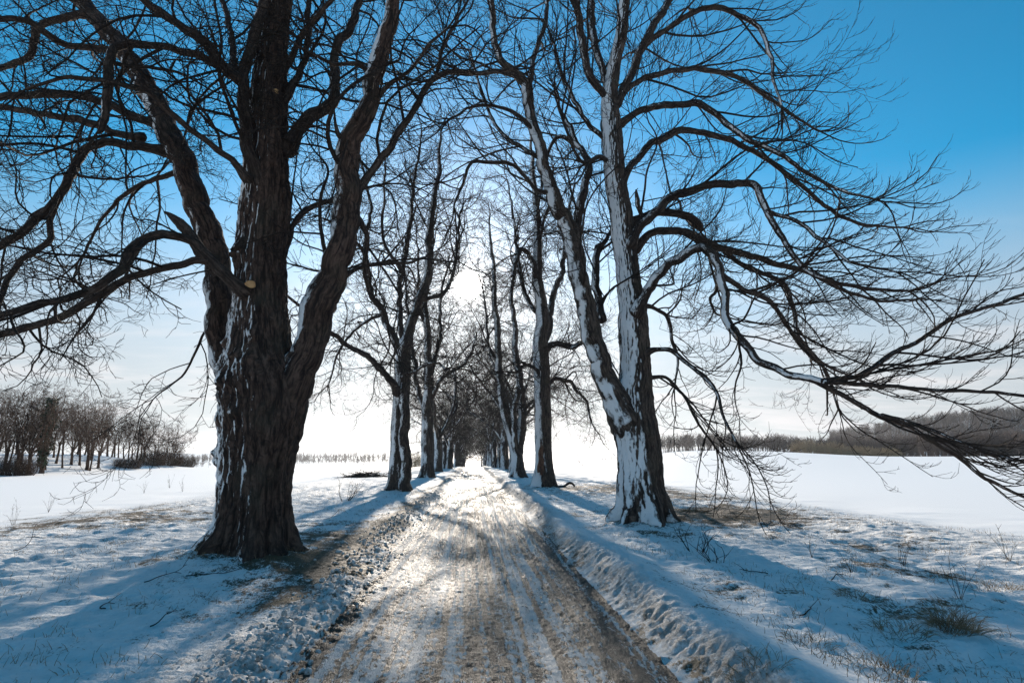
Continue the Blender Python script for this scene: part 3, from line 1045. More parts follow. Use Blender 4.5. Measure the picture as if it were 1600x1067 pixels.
def tree_right_near():
    Y = Y_R1
    t = Traced('avenue_tree', 'big forked tree plastered with snow, nearest on the right of the lane', 'tree', AVENUE, Y,
               [(1008, 822, 36), (1007, 790, 36), (1003, 762, 34), (999, 720, 33), (994, 680, 33), (989, 650, 32), (990, 615, 28), (993, 590, 25), (992, 560, 23),
                (990, 520, 22), (988, 480, 20), (981, 425, 18), (975, 380, 17), (970, 330, 16.5), (962, 281, 16), (958, 230, 15), (955, 190, 14), (953, 150, 12),
                (960, 100, 9.5), (971, 50, 9), (975, 0, 8), (985, -60, 7), (990, -140, 5), (1000, -220, 2.5)],
               33, M['bark_right'], M['limb_right'], 0.50, nfl=7)
    L = t.limb
    L([(985, 668, 24, -.05), (968, 632, 22, -.1), (949, 600, 18, -.1), (937, 560, 16.5, -.2), (923, 515, 16, -.2), (912, 470, 15, -.2), (902, 425, 14.5, -.3), (896, 380, 14, -.3), (884, 350, 13, -.3),
       (870, 322, 12, -.4), (856, 281, 10, -.4), (844, 234, 9, -.5), (831, 187, 8, -.5), (820, 133, 7.5, -.6), (800, 108, 6.5, -.7), (780, 89, 5.5, -.8), (770, 47, 5, -.9), (768, 0, 4.5, -1), (760, -70, 2.5, -1.2)],
      mat=M['bark_right'])
    L([(900, 385, 10), (903, 350, 9.5), (911, 304, 9), (920, 272, 8), (915, 245, 7), (903, 225, 6), (890, 200, 5), (876, 172, 4), (870, 140, 3)], -.2, 1.0)
    L([(824, 140, 6), (832, 110, 5.5), (836, 80, 5), (852, 37, 4.5), (856, 0, 4), (870, -60, 2)], -.6, .4)
    L([(820, 128, 5), (800, 118, 5), (780, 113, 5), (740, 116, 4.5), (700, 116, 4), (660, 128, 2.5)], -.6, -1.6)
    L([(958, 165, 9), (934, 138, 8), (915, 100, 8), (906, 47, 7.5), (897, 0, 7), (880, -70, 5), (860, -150, 2.5)], 0, -1)
    L([(950, 140, 7), (935, 90, 7), (926, 45, 7), (924, 0, 6), (930, -70, 4), (925, -140, 2)], 0.1, 1.2)
    L([(962, 165, 9), (986, 117, 8), (1000, 80, 8), (1028, 33, 7.5), (1047, 0, 7), (1085, -60, 5), (1130, -130, 2.5)], 0, .8)
    L([(972, 148, 6), (1000, 125, 6), (1037, 115, 5.5), (1084, 108, 5.5), (1121, 112, 5), (1154, 122, 4.5), (1190, 145, 4), (1230, 175, 3), (1280, 205, 2)], 0, 1.6)
    L([(1005, 72, 6), (1047, 42, 5.5), (1084, 19, 5.5), (1112, 12, 5.5), (1145, 19, 5), (1187, 44, 4.5), (1204, 90, 4), (1210, 130, 3), (1222, 165, 2)], .3, -.6)
    L([(968, 195, 8), (1000, 173, 7), (1037, 166, 7), (1089, 162, 7), (1117, 178, 6.5), (1145, 201, 6), (1173, 220, 5.5), (1215, 239, 5), (1260, 270, 4), (1320, 300, 3), (1380, 315, 2)], 0, -1.6)
    L([(970, 290, 9), (990, 253, 7), (1018, 225, 7), (1056, 206, 7), (1093, 206, 6.5), (1121, 213, 6), (1150, 222, 5.5), (1185, 240, 5), (1217, 262, 5), (1255, 292, 4.5), (1300, 330, 4), (1352, 352, 3), (1410, 355, 2)], -.1, 1.0)
    L([(984, 385, 11), (1000, 352, 10), (1018, 337, 9.5), (1051, 309, 9), (1089, 295, 8.5), (1131, 288, 8), (1178, 288, 7.5), (1192, 318, 7), (1210, 350, 6.5), (1228, 380, 6), (1255, 420, 5), (1300, 439, 4.5), (1360, 452, 3.5), (1420, 455, 2.5)], -.2, -1.4)
    L([(990, 392, 10), (1015, 366, 8), (1037, 361, 8), (1075, 361, 8), (1098, 375, 8), (1131, 389, 7.5), (1168, 398, 7), (1206, 410, 6), (1260, 425, 5), (1310, 450, 4), (1370, 470, 3), (1430, 468, 2)], .1, 1.6)
    L([(985, 350, 9), (1005, 336, 8), (1028, 333, 8), (1070, 337, 8.5), (1088, 346, 9), (1093, 356, 7), (1094, 362, 2)], .2, .6)
    L([(1005, 350, 4), (998, 322, 5), (995, 305, 4), (994, 296, 1.5)], -.2, -.3, spawnable=False)
    # the long low branch with a snow line
    h = [(996, 490, 14, -.3), (1007, 464, 11, -.5), (1023, 436, 10, -.7), (1047, 412, 9.5, -.9), (1075, 393, 9.5, -1.1), (1103, 385, 9.5, -1.3), (1117, 405, 9.5, -1.4), (1127, 436, 9, -1.5), (1135, 464, 9, -1.6),
         (1132, 498, 9, -1.7), (1157, 529, 8.5, -1.9), (1188, 562, 8, -2.0), (1232, 585, 7.5, -2.2), (1290, 597, 7, -2.4)]
    L(h, mat=M['limb_topped'])
    L([(1280, 596, 5.5), (1345, 585, 5), (1390, 555, 5), (1435, 532, 4.5), (1480, 502, 4), (1540, 480, 3.5), (1600, 461, 3), (1680, 430, 2)], -2.4, -3.0)
    L([(1285, 597, 5), (1360, 601, 4.5), (1435, 607, 4), (1510, 611, 3.5), (1600, 617, 3), (1690, 640, 2)], -2.4, -3.4)
    L([(1270, 593, 5.5), (1330, 626, 5), (1375, 650, 5), (1420, 667, 4.5), (1480, 703, 4), (1540, 748, 3.5), (1600, 776, 3), (1680, 810, 2)], -2.3, -2.9)
    L([(1375, 648, 4), (1420, 658, 4), (1470, 676, 3.5), (1525, 702, 3.2), (1600, 722, 2.8), (1690, 760, 2)], -2.6, -3.6)
    # small low branches
    L([(1005, 552, 8), (1025, 545, 5), (1048, 546, 5), (1075, 569, 4.5), (1102, 591, 4.5), (1120, 614, 4), (1129, 650, 3), (1150, 690, 2.2)], -.2, -1.2)
    L([(1000, 478, 7), (1022, 480, 4), (1043, 497, 4), (1050, 530, 3.5), (1060, 560, 2.5), (1055, 600, 2)], .2, 1.0)
    L([(1126, 430, 6), (1160, 450, 5.5), (1200, 470, 5), (1225, 500, 4.5), (1250, 540, 4), (1290, 580, 3), (1310, 640, 2)], -1.3, .2)
    L([(1131, 392, 5), (1170, 420, 5), (1220, 440, 5), (1240, 480, 4.5), (1250, 530, 4), (1290, 570, 3), (1340, 590, 2)], 1.0, 2.0)
    L([(1195, 330, 5), (1240, 345, 4), (1290, 380, 4), (1330, 410, 3), (1400, 425, 2)], -.8, -2.2)
    L([(1012, 590, 5), (1040, 590, 3.5), (1070, 620, 3), (1090, 660, 2.6), (1120, 700, 2)], .3, 1.6)
    # left side
    L([(940, 500, 10), (932, 468, 8.5), (930, 421, 8), (935, 390, 7), (945, 378, 5), (955, 360, 3)], .3, 1.2)
    L([(862, 300, 6), (840, 298, 4.5), (820, 275, 4), (803, 258, 4), (770, 253, 4), (737, 255, 3.5), (723, 290, 3), (709, 323, 2)], -.4, -1.2)
    L([(848, 250, 5), (815, 230, 4), (794, 218, 4), (770, 187, 3.5), (747, 126, 3), (735, 80, 2)], -.5, .6)
    L([(838, 210, 4.5), (810, 180, 4), (770, 165, 3.5), (730, 170, 3), (700, 190, 2)], -.5, -1.8)
    L([(900, 225, 5), (870, 215, 4), (850, 260, 3.5), (845, 300, 2.6), (838, 340, 2)], .6, 1.4)
    L([(950, 220, 6), (925, 200, 5), (900, 160, 4.5), (880, 120, 4), (865, 70, 3)], 0, .9)
    L([(962, 260, 6), (940, 245, 5), (915, 255, 4), (900, 240, 3.5), (880, 190, 3)], 0, -1.0)
    t.wild(20, 4.0, 15.5, (3.0, 5.5), (0.022, 0.05), 0.0, -0.01, 0.04)
    t.crown(1.08, rmax=0.22, rmin=0.0055, l1=(1.2, 4.0), droop=-0.06, tip=0.17, wander=0.13, ob=(0.75, 0.45), upb=0.45,
            out=lambda p: np.stack([np.clip((p[:, 0] - t.base[0]) / 3, -1, 1), np.clip((p[:, 1] - t.base[1]) / 4, -1, 1), 0 * p[:, 0]], -1))
    return t


def tree_left_second():
    t = Traced('avenue_tree', 'second tree in the left row, two fused stems and one long limb reaching left', 'tree', AVENUE, Y_L2,
               [(622, 768, 16), (622, 750, 15), (622, 720, 14), (624, 680, 13), (626, 640, 13), (628, 600, 13), (630, 565, 12), (633, 535, 10), (640, 507, 8), (653, 477, 7.5), (662, 450, 7), (668, 410, 6),
                (672, 360, 5), (678, 310, 4), (685, 260, 3), (690, 210, 1.5)], 44, M['bark_avenue'], M['limb_right'], 0.5, nfl=5)
    L = t.limb
    L([(632, 768, 8), (632, 730, 8), (632, 680, 8), (632, 640, 7), (632, 600, 5)], -.5, -.3, mat=M['bark_avenue'], spawnable=False)
    L([(622, 615, 8), (612, 595, 7), (581, 563, 6), (546, 540, 5), (517, 517, 4.5), (480, 487, 3.5), (445, 460, 2.5)], -.3, -4)
    L([(628, 560, 8), (614, 526, 7), (600, 492, 6.5), (580, 463, 5.5), (573, 429, 5), (570, 380, 4.5), (577, 330, 3.5), (570, 280, 2.5), (562, 240, 1.5)], 0, 1.5)
    L([(632, 540, 7), (626, 505, 6), (622, 470, 5.5), (628, 420, 5), (640, 360, 4.5), (645, 300, 3.5), (650, 250, 2.6), (655, 205, 1.5)], 0, -1.5)
    L([(655, 470, 5), (690, 455, 4), (705, 420, 3.5), (712, 370, 3), (718, 320, 2)], 0, 1)
    L([(600, 490, 4), (575, 500, 3.4), (548, 520, 3), (525, 560, 2.4), (510, 600, 1.5)], 0, 1.5)
    L([(570, 395, 4), (545, 370, 3.2), (520, 350, 2.6), (500, 340, 1.5)], .8, -1)
    L([(628, 425, 4), (605, 380, 3.2), (598, 330, 2.6), (600, 270, 1.8), (605, 220, 1.2)], -.7, -3)
    L([(630, 590, 5), (655, 570, 3.6), (680, 565, 3), (700, 580, 2.2)], -.3, -3)
    t.wild(30, 3.5, 15.5, (3.5, 6.5), (0.03, 0.065), 0.0, -0.05, 0.06)
    t.crown(1.0, rmin=0.0075, l1=(1.8, 4.4), droop=-0.09, tip=0.10, wander=0.19, sides=(4, 3, 3))
    return t


def tree_right_second():
    t = Traced('avenue_tree', 'second tree in the right row, its snowy trunk split open at the foot', 'tree', AVENUE, Y_R2,
               [(850, 762, 16), (850, 740, 15), (849, 700, 13.5), (848, 650, 13), (847, 605, 13), (846, 560, 12.5), (846, 515, 11.5), (843, 470, 9), (840, 425, 7.5), (838, 380, 6), (840, 330, 5),
                (836, 280, 4), (830, 240, 2.5), (828, 210, 1.5)], 52, M['bark_right'], M['limb_right'], 0.42, nfl=5)
    L = t.limb
    L([(843, 590, 5), (836, 575, 4), (822, 572, 3.5), (805, 582, 3), (790, 580, 2.2)], -.3, -1.5)
    L([(850, 530, 9), (862, 500, 7), (868, 460, 6), (875, 420, 5), (885, 380, 4), (890, 330, 3), (900, 290, 2)], 0, 1.5)
    L([(840, 440, 6), (825, 400, 5), (815, 390, 4.5), (806, 405, 4), (800, 430, 3.5)], 0, -1.5)
    L([(846, 500, 6), (830, 470, 5), (815, 430, 4), (808, 380, 3.2), (800, 330, 2.4), (796, 280, 1.5)], 0, 1.5)
    L([(852, 545, 7), (872, 535, 6), (895, 540, 5.5), (915, 535, 4.5), (940, 545, 3), (960, 575, 2)], 0, -2)
    L([(852, 600, 5), (872, 592, 4), (895, 600, 3.5), (915, 625, 2.6), (925, 660, 1.8)], 0, 1.5)
    L([(838, 390, 4), (850, 350, 3.6), (862, 310, 3), (866, 260, 2)], 0, -1.5)
    t.wild(32, 3.5, 15.0, (3.5, 6.0), (0.03, 0.065), 0.0, -0.05, 0.06)
    t.crown(1.0, rmin=0.0075, l1=(1.8, 4.2), droop=-0.09, tip=0.10, wander=0.19, sides=(4, 3, 3))
    # the rotten hollow with reddish heartwood
    c, m = at(845, 716, Y_R2 - 0.62)
    tb = Tubes()
    for (dx, w, l) in ((-3.5, 2.2, 22), (0.2, 2.0, 26), (3.3, 1.8, 20)):
        a, _ = at(845 + dx, 716 + l, Y_R2 - 0.60); b, _ = at(846 + dx * 0.4, 716 - l, Y_R2 - 0.50)
        q = np.linspace(0, 1, 10)[:, None]
        pl = a * (1 - q) + b * q
        pl[:, 0] += 0.03 * np.sin(np.arange(10) * 1.3 + dx)
        tb.add(pl, np.full(10, w * m) * np.array([1, 1.05, 1, .95, 1, .9, .9, .8, .6, .25]), 8)
    tb.build('heartwood', M['heart'], t.root, t.base)
    return t


def tree_left_third():
    t = Traced('avenue_tree', 'third tree in the left row, straight trunk dividing into several limbs', 'tree', AVENUE, Y_L3,
               [(668, 745, 10.5), (668, 720, 10), (668, 690, 10), (668, 660, 9.5), (669, 630, 9), (670, 595, 7), (669, 560, 6), (666, 520, 5.5), (664, 480, 4.5), (668, 430, 3.5), (674, 380, 2.5), (680, 330, 1.2)],
               61, M['bark_avenue'], M['limb_right'], 0.45, nfl=5)
    L = t.limb
    L([(664, 640, 6), (655, 610, 5), (648, 585, 4.5), (645, 550, 4), (640, 500, 3.2), (632, 450, 2.4), (630, 400, 1.4)], 0, 1)
    L([(672, 625, 5), (685, 598, 4), (700, 583, 3.6), (720, 570, 3), (735, 550, 2.4), (745, 520, 1.6)], 0, -1.5)
    L([(670, 590, 5), (682, 550, 4), (688, 500, 3.4), (690, 450, 2.6), (700, 400, 1.6)], 0, 1.5)
    L([(662, 500, 4), (652, 460, 3.2), (655, 410, 2.4), (650, 360, 1.4)], 0, -1.5)
    t.wild(28, 3.5, 16, (3.5, 6.5), (0.03, 0.065), 0, -0.05, 0.06)
    t.crown(0.90, rmin=0.0095, l1=(2.0, 4.6), droop=-0.08, tip=0.10, wander=0.18, sides=(4, 3, 3))
    return t


def tree_right_third():
    t = Traced('avenue_tree', 'third tree in the right row, forking low into snow-streaked stems', 'tree', AVENUE, Y_R3,
               [(808, 747, 11), (808, 725, 10), (806, 706, 10), (799, 680, 7.5), (790, 655, 6.5), (784, 620, 6), (779, 570, 5.5), (776, 520, 5), (774, 470, 4), (770, 420, 3), (768, 370, 2), (765, 330, 1.2)],
               71, M['bark_right'], M['limb_right'], 0.45, nfl=5)
    L = t.limb
    L([(808, 712, 7.5), (813, 690, 7), (817, 665, 7), (818, 635, 6.5), (810, 600, 5.5), (806, 560, 5), (803, 510, 4), (800, 460, 3), (805, 400, 2), (808, 350, 1.2)], 0, 1, mat=M['bark_right'])
    L([(810, 610, 4), (805, 640, 4), (802, 670, 4), (806, 700, 4)], -.6, -.3, spawnable=False, mat=M['bark_right'])
    L([(816, 655, 4), (828, 630, 3.2), (845, 615, 2.5), (860, 590, 1.6)], 0, 1.5)
    L([(779, 575, 4), (765, 540, 3.2), (758, 490, 2.4), (752, 440, 1.4)], 0, 1.0)
    t.wild(28, 3.5, 16, (3.5, 6.5), (0.03, 0.065), 0, -0.05, 0.06)
    t.crown(0.90, rmin=0.0095, l1=(2.0, 4.6), droop=-0.08, tip=0.10, wander=0.18, sides=(4, 3, 3))
    return t


# ------------------------------------------------------------------ free-grown trees
def free_tree(seed, H, r0, fork, nlimb, spread, dens, rmin, droop=-0.07, lat=10, lean=0.03, l3=True, twin=False, sides=(4, 3, 3), l1=(1.8, 4.6)):
    """trunk tubes and crown tubes of one tree, base at the origin"""
    rng = np.random.default_rng(seed)
    tr, cr = Tubes(), Tubes()
    ph = rng.uniform(0, 6.28, 3)

    def disp(bark, rm, pp, off, th):
        h = pp[0, :, 2][None, :, None]
        e = np.exp(-np.clip(h, 0, None) / 0.45)
        r = rm * (1 + 0.45 * e * (0.4 + 0.6 * (0.5 + 0.5 * np.cos(5 * th + ph[0])))[None, None, :])
        r = r * (1 + 0.05 * np.cos(3 * th + ph[1])[None, None, :])
        return r * (1 + 0.12 * fbm(bark * np.array([2.0, 2.0, 0.9]), 3, 0.5))
    stems = [(0.0, 0.0)] if not twin else [(-0.25 * r0 * 2, 0.0), (0.3 * r0 * 2, 0.1)]
    LP, LR = [], []
    for (sx, sy) in stems:
        n = 26
        z = np.linspace(-0.3, fork + 1.0, n)
        ln = rng.normal(0, lean, 2)
        pts = np.stack([sx + ln[0] * z + 0.08 * np.sin(z * 0.9 + ph[0]), sy + ln[1] * z + 0.08 * np.sin(z * 0.8 + ph[1]), z], -1)
        rad = r0 * (0.75 if twin else 1.0) * (1 - 0.28 * np.clip(z, 0, None) / (fork + 1))
        tr.add(pts[None], rad[None], 20, rng, disp)
        m = nlimb if not twin else max(2, nlimb // 2)
        az = rng.uniform(0, 6.28) + np.arange(m) * 2 * np.pi / m + rng.normal(0, 0.35, m)
        inc = np.radians(rng.uniform(12, 12 + spread, m))
        i0 = rng.integers(n - 9, n - 2, m)
        p = pts[i0]
        d = np.stack([np.cos(az) * np.sin(inc), np.sin(az) * np.sin(inc), np.cos(inc)], -1)
        L = (H - fork) * rng.uniform(0.85, 1.12, m)
        P, Rd = grow(rng, p, d, L, rad[i0] * rng.uniform(0.36, 0.56, m), 24, 0.085, 0.045, 0.03, 0.12)
        tr.add(P, Rd, 9, rng)
        LP.append(P); LR.append(Rd)
        # side limbs low on the stems
        sp = spawn(rng, np.concatenate([P]), np.concatenate([Rd]), (H - fork) / (lat / m + 1e-6) / 1.0, 0.03, 0.7, (45, 80), 0.3, 0.0)
        if sp is not None:
            p2, d2, t2, rp2, _ = sp
            L2 = rng.uniform(4.0, 7.0, len(p2)) * (1.1 - 0.5 * t2) * H / 20
            P2, R2 = grow(rng, p2, d2, L2, np.minimum(rp2 * 0.55, 0.10), 24, 0.10, droop * 0.55, 0.04, 0.2)
            cr.add(P2, R2, 6, rng)
            LP.append(P2); LR.append(R2)
    crown_levels(rng, cr, (np.concatenate(LP), np.concatenate(LR)), dens, l1=l1, droop=droop, tip=0.10, rmin=rmin, rmax=0.26, wander=0.18, sides=sides, l3=l3)
    return tr, cr


# ------------------------------------------------------------------ ground meshes
def axis_y():
    ys = list(np.arange(-4.0, 1.5, 0.12)) + list(np.arange(1.5, 11.0, 0.030))
    while ys[-1] < 6000:
        ys.append(ys[-1] * (1.0045 if ys[-1] < 40 else 1.012))
    return np.array(ys)


def axis_x():
    xs = list(np.arange(0.0, ROAD_HALF, 0.030)) + [ROAD_HALF]
    nr = len(xs)
    while xs[-1] < 3.2:
        xs.append(xs[-1] + 0.034)
    while xs[-1] < 14:
        xs.append(xs[-1] + 0.075)
    while xs[-1] < 4500:
        xs.append(xs[-1] * 1.045)
    xs = np.array(xs)
    return np.concatenate([-xs[:0:-1], xs]), len(xs) - 1, nr - 1


GB = []
LITTER = [(5.2, 15.0, 1.7, 0.30), (6.6, 16.6, 2.0, 0.42), (8.2, 17.0, 2.2, 0.34), (-3.0, 9.4, 0.6, 0.30), (-4.4, 9.2, 0.8, 0.12), (4.0, 13.0, 1.0, 0.2), (-2.8, 11.8, 1.4, 0.30), (-2.5, 9.0, 1.1, 0.2),
          (-2.6, 14.5, 1.4, 0.22), (-10.5, 15.0, 2.2, 0.26), (-12.5, 20.0, 3.0, 0.28), (-8.0, 17.0, 2.0, 0.18), (7.5, 31.0, 4.0, 0.40), (9.0, 24.0, 3.0, 0.30),
          (6.0, 8.6, 0.7, 0.28), (7.6, 11.0, 1.4, 0.14), (3.0, 7.2, 0.5, 0.18), (4.4, 6.6, 0.6, 0.22)]


def build_ground():
    xs, c, nr = axis_x()
    ys = axis_y()
    X, Yy = np.meshgrid(xs, ys)
    Z = ground(X, Yy)
    ax = np.abs(X)
    verge = sstep(1.5, 2.0, ax) * (1 - sstep(10.5, 14.5, ax)) * (1 - sstep(60, 160, Yy))
    dirt = 0.48 * sstep(1.7, 2.3, ax) * (1 - sstep(11, 15, ax))
    dirt = dirt + 0.42 * np.exp(-((X - (bank_l(Yy) + 0.05)) / 0.40) ** 2) * (0.55 + 0.45 * sstep(5, 9, Yy)) + 0.16 * np.exp(-((X - (bank_r(Yy) - 0.30)) / 0.22) ** 2)
    dirt = dirt + 0.34 * np.exp(-((X + 2.2) / 0.6) ** 2) * sstep(5, 8, Yy) * (1 - 0.5 * sstep(20, 40, Yy))
    dirt = dirt + 0.10 * np.exp(-((X + 13.2) / 1.2) ** 2)
    for (lx, ly, lr, la) in LITTER:
        dirt = dirt + 1.35 * la * np.exp(-((X - lx) ** 2 + ((Yy - ly) / 1.2) ** 2) / lr ** 2)
    dirt = dirt - 0.3 * (1 - sstep(0.0, 0.5, 15.5 - ax)) * sstep(13, 16, ax)
    wood = sstep(-50, -56, X) * sstep(25, 50, Yy) * (1 - sstep(105, 125, Yy)) * (1 - sstep(-90, -120, X)) * 0.55
    wood = np.maximum(wood, sstep(0.25, 0.5, np.exp(-(((X - 640) / 190) ** 2 + ((Yy - 640) / 210) ** 2))))
    rr_ = np.hypot(X, Yy)
    wood = np.maximum(wood, sstep(345, 375, rr_) * (1 - sstep(470, 520, rr_)) * sstep(0.30, 0.42, X / (Yy + 1e-3)) * (Yy > 50))
    dirt = np.maximum(dirt, 0.95 * wood)
    ny, nx = X.shape
    idx = np.arange(ny * nx).reshape(ny, nx)

    def quads(c0, c1, r0=0, r1=None):
        s = idx[r0:r1]
        a = s[:-1, c0:c1]; b = s[:-1, c0 + 1:c1 + 1]; cc = s[1:, c0 + 1:c1 + 1]; d = s[1:, c0:c1]
        return np.stack([a, b, cc, d], -1).reshape(-1, 4)
    V = np.stack([X, Yy, Z], -1).reshape(-1, 3)
    jit = 0.10 * fbm2(X, Yy, 2.2, 1.1, 4, 0.65, 3.0)
    dirt = dirt + 0.62 * np.exp(-((X + jit - 1.64) / 0.13) ** 2) + 0.34 * np.exp(-((X + jit + 1.62) / 0.12) ** 2)
    grit = 0.95 * np.exp(-((X - (bank_r(Yy) - 0.24)) / 0.26) ** 2) + 0.75 * np.exp(-((X - (bank_l(Yy) + 0.05)) / 0.55) ** 2) + 0.16 * sstep(1.6, 2.2, ax) * (1 - sstep(10, 14, ax))
    GB[:] = [xs[0], xs[-1], ys[0], ys[-1], Z.min(), Z.max()]
    attrs = {'dirt': dirt.ravel(), 'verge': verge.ravel(), 'grit': grit.ravel()}
    jr = np.searchsorted(ys, 420)

    def sub(name, Q, mat, at_):
        used = np.unique(Q)
        re = np.full(len(V), -1); re[used] = np.arange(len(used))
        o = link_mesh(name, V[used], re[Q], mat, None, {k: a[used] for k, a in at_.items()}, True)
        return tag(o, kind='structure')
    left, right = c - nr, c + nr
    qg = np.concatenate([quads(0, left), quads(right, nx - 1), quads(left, right, jr - 1)])
    sub('snowy_ground', qg, M['ground'], attrs)
    rd = 0.26 + 0.18 * np.exp(-(X / 0.22) ** 2) + 0.22 * sstep(1.0, 1.45, X + 2.2 * jit) + 0.22 * np.exp(-(X / 0.28) ** 2) - 0.05 + 0.26 * sstep(0.7, 1.4, X + 2.5 * jit) - 0.16 - 0.16 * np.exp(-((X + 0.72) / 0.42) ** 2) - 0.10 * np.exp(-((X - 0.42) / 0.2) ** 2) + 0.14 * sstep(9, 30, Yy)
    sub('icy_road', quads(left, right, 0, jr), M['road'], {'dirt': rd.ravel()})


def build_clods():
    """lumps of thrown-up snow along the road edges"""
    rng = np.random.default_rng(5)
    ico_v, ico_f = ico(1)
    Vs, Ts, n = [], [], 0
    num = 2600
    for i in range(num):
        y = 3.2 + 26 * rng.uniform() ** 1.9
        if rng.uniform() < 0.97:
            x = bank_l(y) + rng.normal(0.05, 0.22)
        else:
            x = bank_r(y) - 0.24 + rng.normal(0, 0.13)
        r = rng.gamma(1.3, 0.007) + 0.005
        r = min(r, 0.045)
        v = ico_v * r * rng.uniform(0.7, 1.25, 3)
        v = v * (1 + 0.45 * noise3(ico_v * 1.6 + rng.uniform(0, 90, 3)))[:, None]
        v = v + np.array([x, y, gz_fast(x, y) + r * 0.28])
        Vs.append(v); Ts.append(ico_f + n); n += len(v)
    o = link_mesh('snow_clods', np.concatenate(Vs), None, M['clod'], None, None, True, None, np.concatenate(Ts))
    tag(o, 'crumbled lumps of grey snow thrown up along both road edges', 'snow clods', None, 'stuff')


def gz_fast(x, y):
    return gz(x, y)


def ico(sub):
    p = (1 + 5 ** 0.5) / 2
    v = [(-1, p, 0), (1, p, 0), (-1, -p, 0), (1, -p, 0), (0, -1, p), (0, 1, p), (0, -1, -p), (0, 1, -p), (p, 0, -1), (p, 0, 1), (-p, 0, -1), (-p, 0, 1)]
    f = [(0, 11, 5), (0, 5, 1), (0, 1, 7), (0, 7, 10), (0, 10, 11), (1, 5, 9), (5, 11, 4), (11, 10, 2), (10, 7, 6), (7, 1, 8), (3, 9, 4), (3, 4, 2), (3, 2, 6), (3, 6, 8), (3, 8, 9), (4, 9, 5), (2, 4, 11), (6, 2, 10), (8, 6, 7), (9, 8, 1)]
    v = [np.array(a) / np.linalg.norm(a) for a in v]
    for _ in range(sub):
        nf, cache = [], {}

        def mid(a, b):
            k = (min(a, b), max(a, b))
            if k not in cache:
                m = v[a] + v[b]; v.append(m / np.linalg.norm(m)); cache[k] = len(v) - 1
            return cache[k]
        for a, b, c in f:
            ab, bc, ca = mid(a, b), mid(b, c), mid(c, a)
            nf += [(a, ab, ca), (b, bc, ab), (c, ca, bc), (ab, bc, ca)]
        f = nf
    return np.array(v), np.array(f)


# ================================================================== build
build_ground()
tree_left_near()
tree_right_near()
tree_left_second()
tree_right_second()
tree_left_third()
tree_right_third()


def place_free(name, label, cat, group, tr, cr, loc, rz, sc, mats):
    root = empty(name, loc, label, cat, group)
    root.rotation_euler.z = rz
    root.scale = (sc, sc, sc)
    t = tr.build('trunk', mats[0], root)
    c = cr.build('crown', mats[1], root)
    return root


def copy_thing(src, label, loc, rz, sc, group=None):
    r = src.copy(); COL.objects.link(r)
    r.location = loc; r.rotation_euler.z = rz
    r.scale = (sc, sc, sc)
    r['label'] = label
    if group: r['group'] = group
    for ch in src.children:
        c = ch.copy(); COL.objects.link(c); c.parent = r
        for g_ in ch.children:
            d = g_.copy(); COL.objects.link(d); d.parent = c
    return r


ORD = ['first', 'second', 'third', 'fourth', 'fifth', 'sixth', 'seventh', 'eighth']


def far_avenue():
    rng = np.random.default_rng(8)
    kinds = [free_tree(101, 19.5, 0.62, 4.2, 5, 30, 0.66, 0.012, lat=36),
             free_tree(102, 20.5, 0.66, 3.2, 5, 30, 0.66, 0.012, lat=36, twin=True),
             free_tree(103, 19.0, 0.56, 5.2, 6, 32, 0.66, 0.012, lat=36),
             free_tree(104, 20.0, 0.60, 3.8, 5, 32, 0.66, 0.012, lat=36)]
    srcs = [None] * 4
    cnt = 0
    for side, row, sx in (('left', ROW_L, -4.05), ('right', ROW_R, 4.1)):
        for i, y in enumerate(row):
            x = sx + rng.normal(0, 0.18)
            k = cnt % 4
            cnt += 1
            loc = (x, y, gz(x, y))
            rz, s = rng.uniform(0, 6.28), rng.uniform(0.92, 1.08)
            if i < 4:
                lab = '%s bare tree along the %s row, counted from the camera' % (ORD[i + 3], side)
                grp = AVENUE
            else:
                lab = 'small bare tree far down the %s row, near the end of the lane' % side
                grp = 'far trees of the %s row' % side
            if srcs[k] is None:
                srcs[k] = place_free('avenue_tree', lab, 'tree', grp, *kinds[k], loc, rz, s, (M['bark_avenue'], M['twig']))
            else:
                copy_thing(srcs[k], lab, loc, rz, s, grp)


far_avenue()
build_clods()


# ------------------------------------------------------------------ far things
def gpt(px, py, z=0.10):
    """where the photo pixel meets the ground"""
    d = ray(px, py)
    for _ in range(12):
        t = (z - CAM[2]) / d[2]
        p = CAM + d * t
        z = gz(p[0], p[1])
    return np.array([p[0], p[1], z])


def azd(px, dist):
    """ground point at a compass direction (photo column) and distance"""
    d = ray(px, 715.0)
    h = unit(np.array([d[0], d[1], 0.0]))
    p = CAM + h * dist
    return np.array([p[0], p[1], gz(p[0], p[1])])


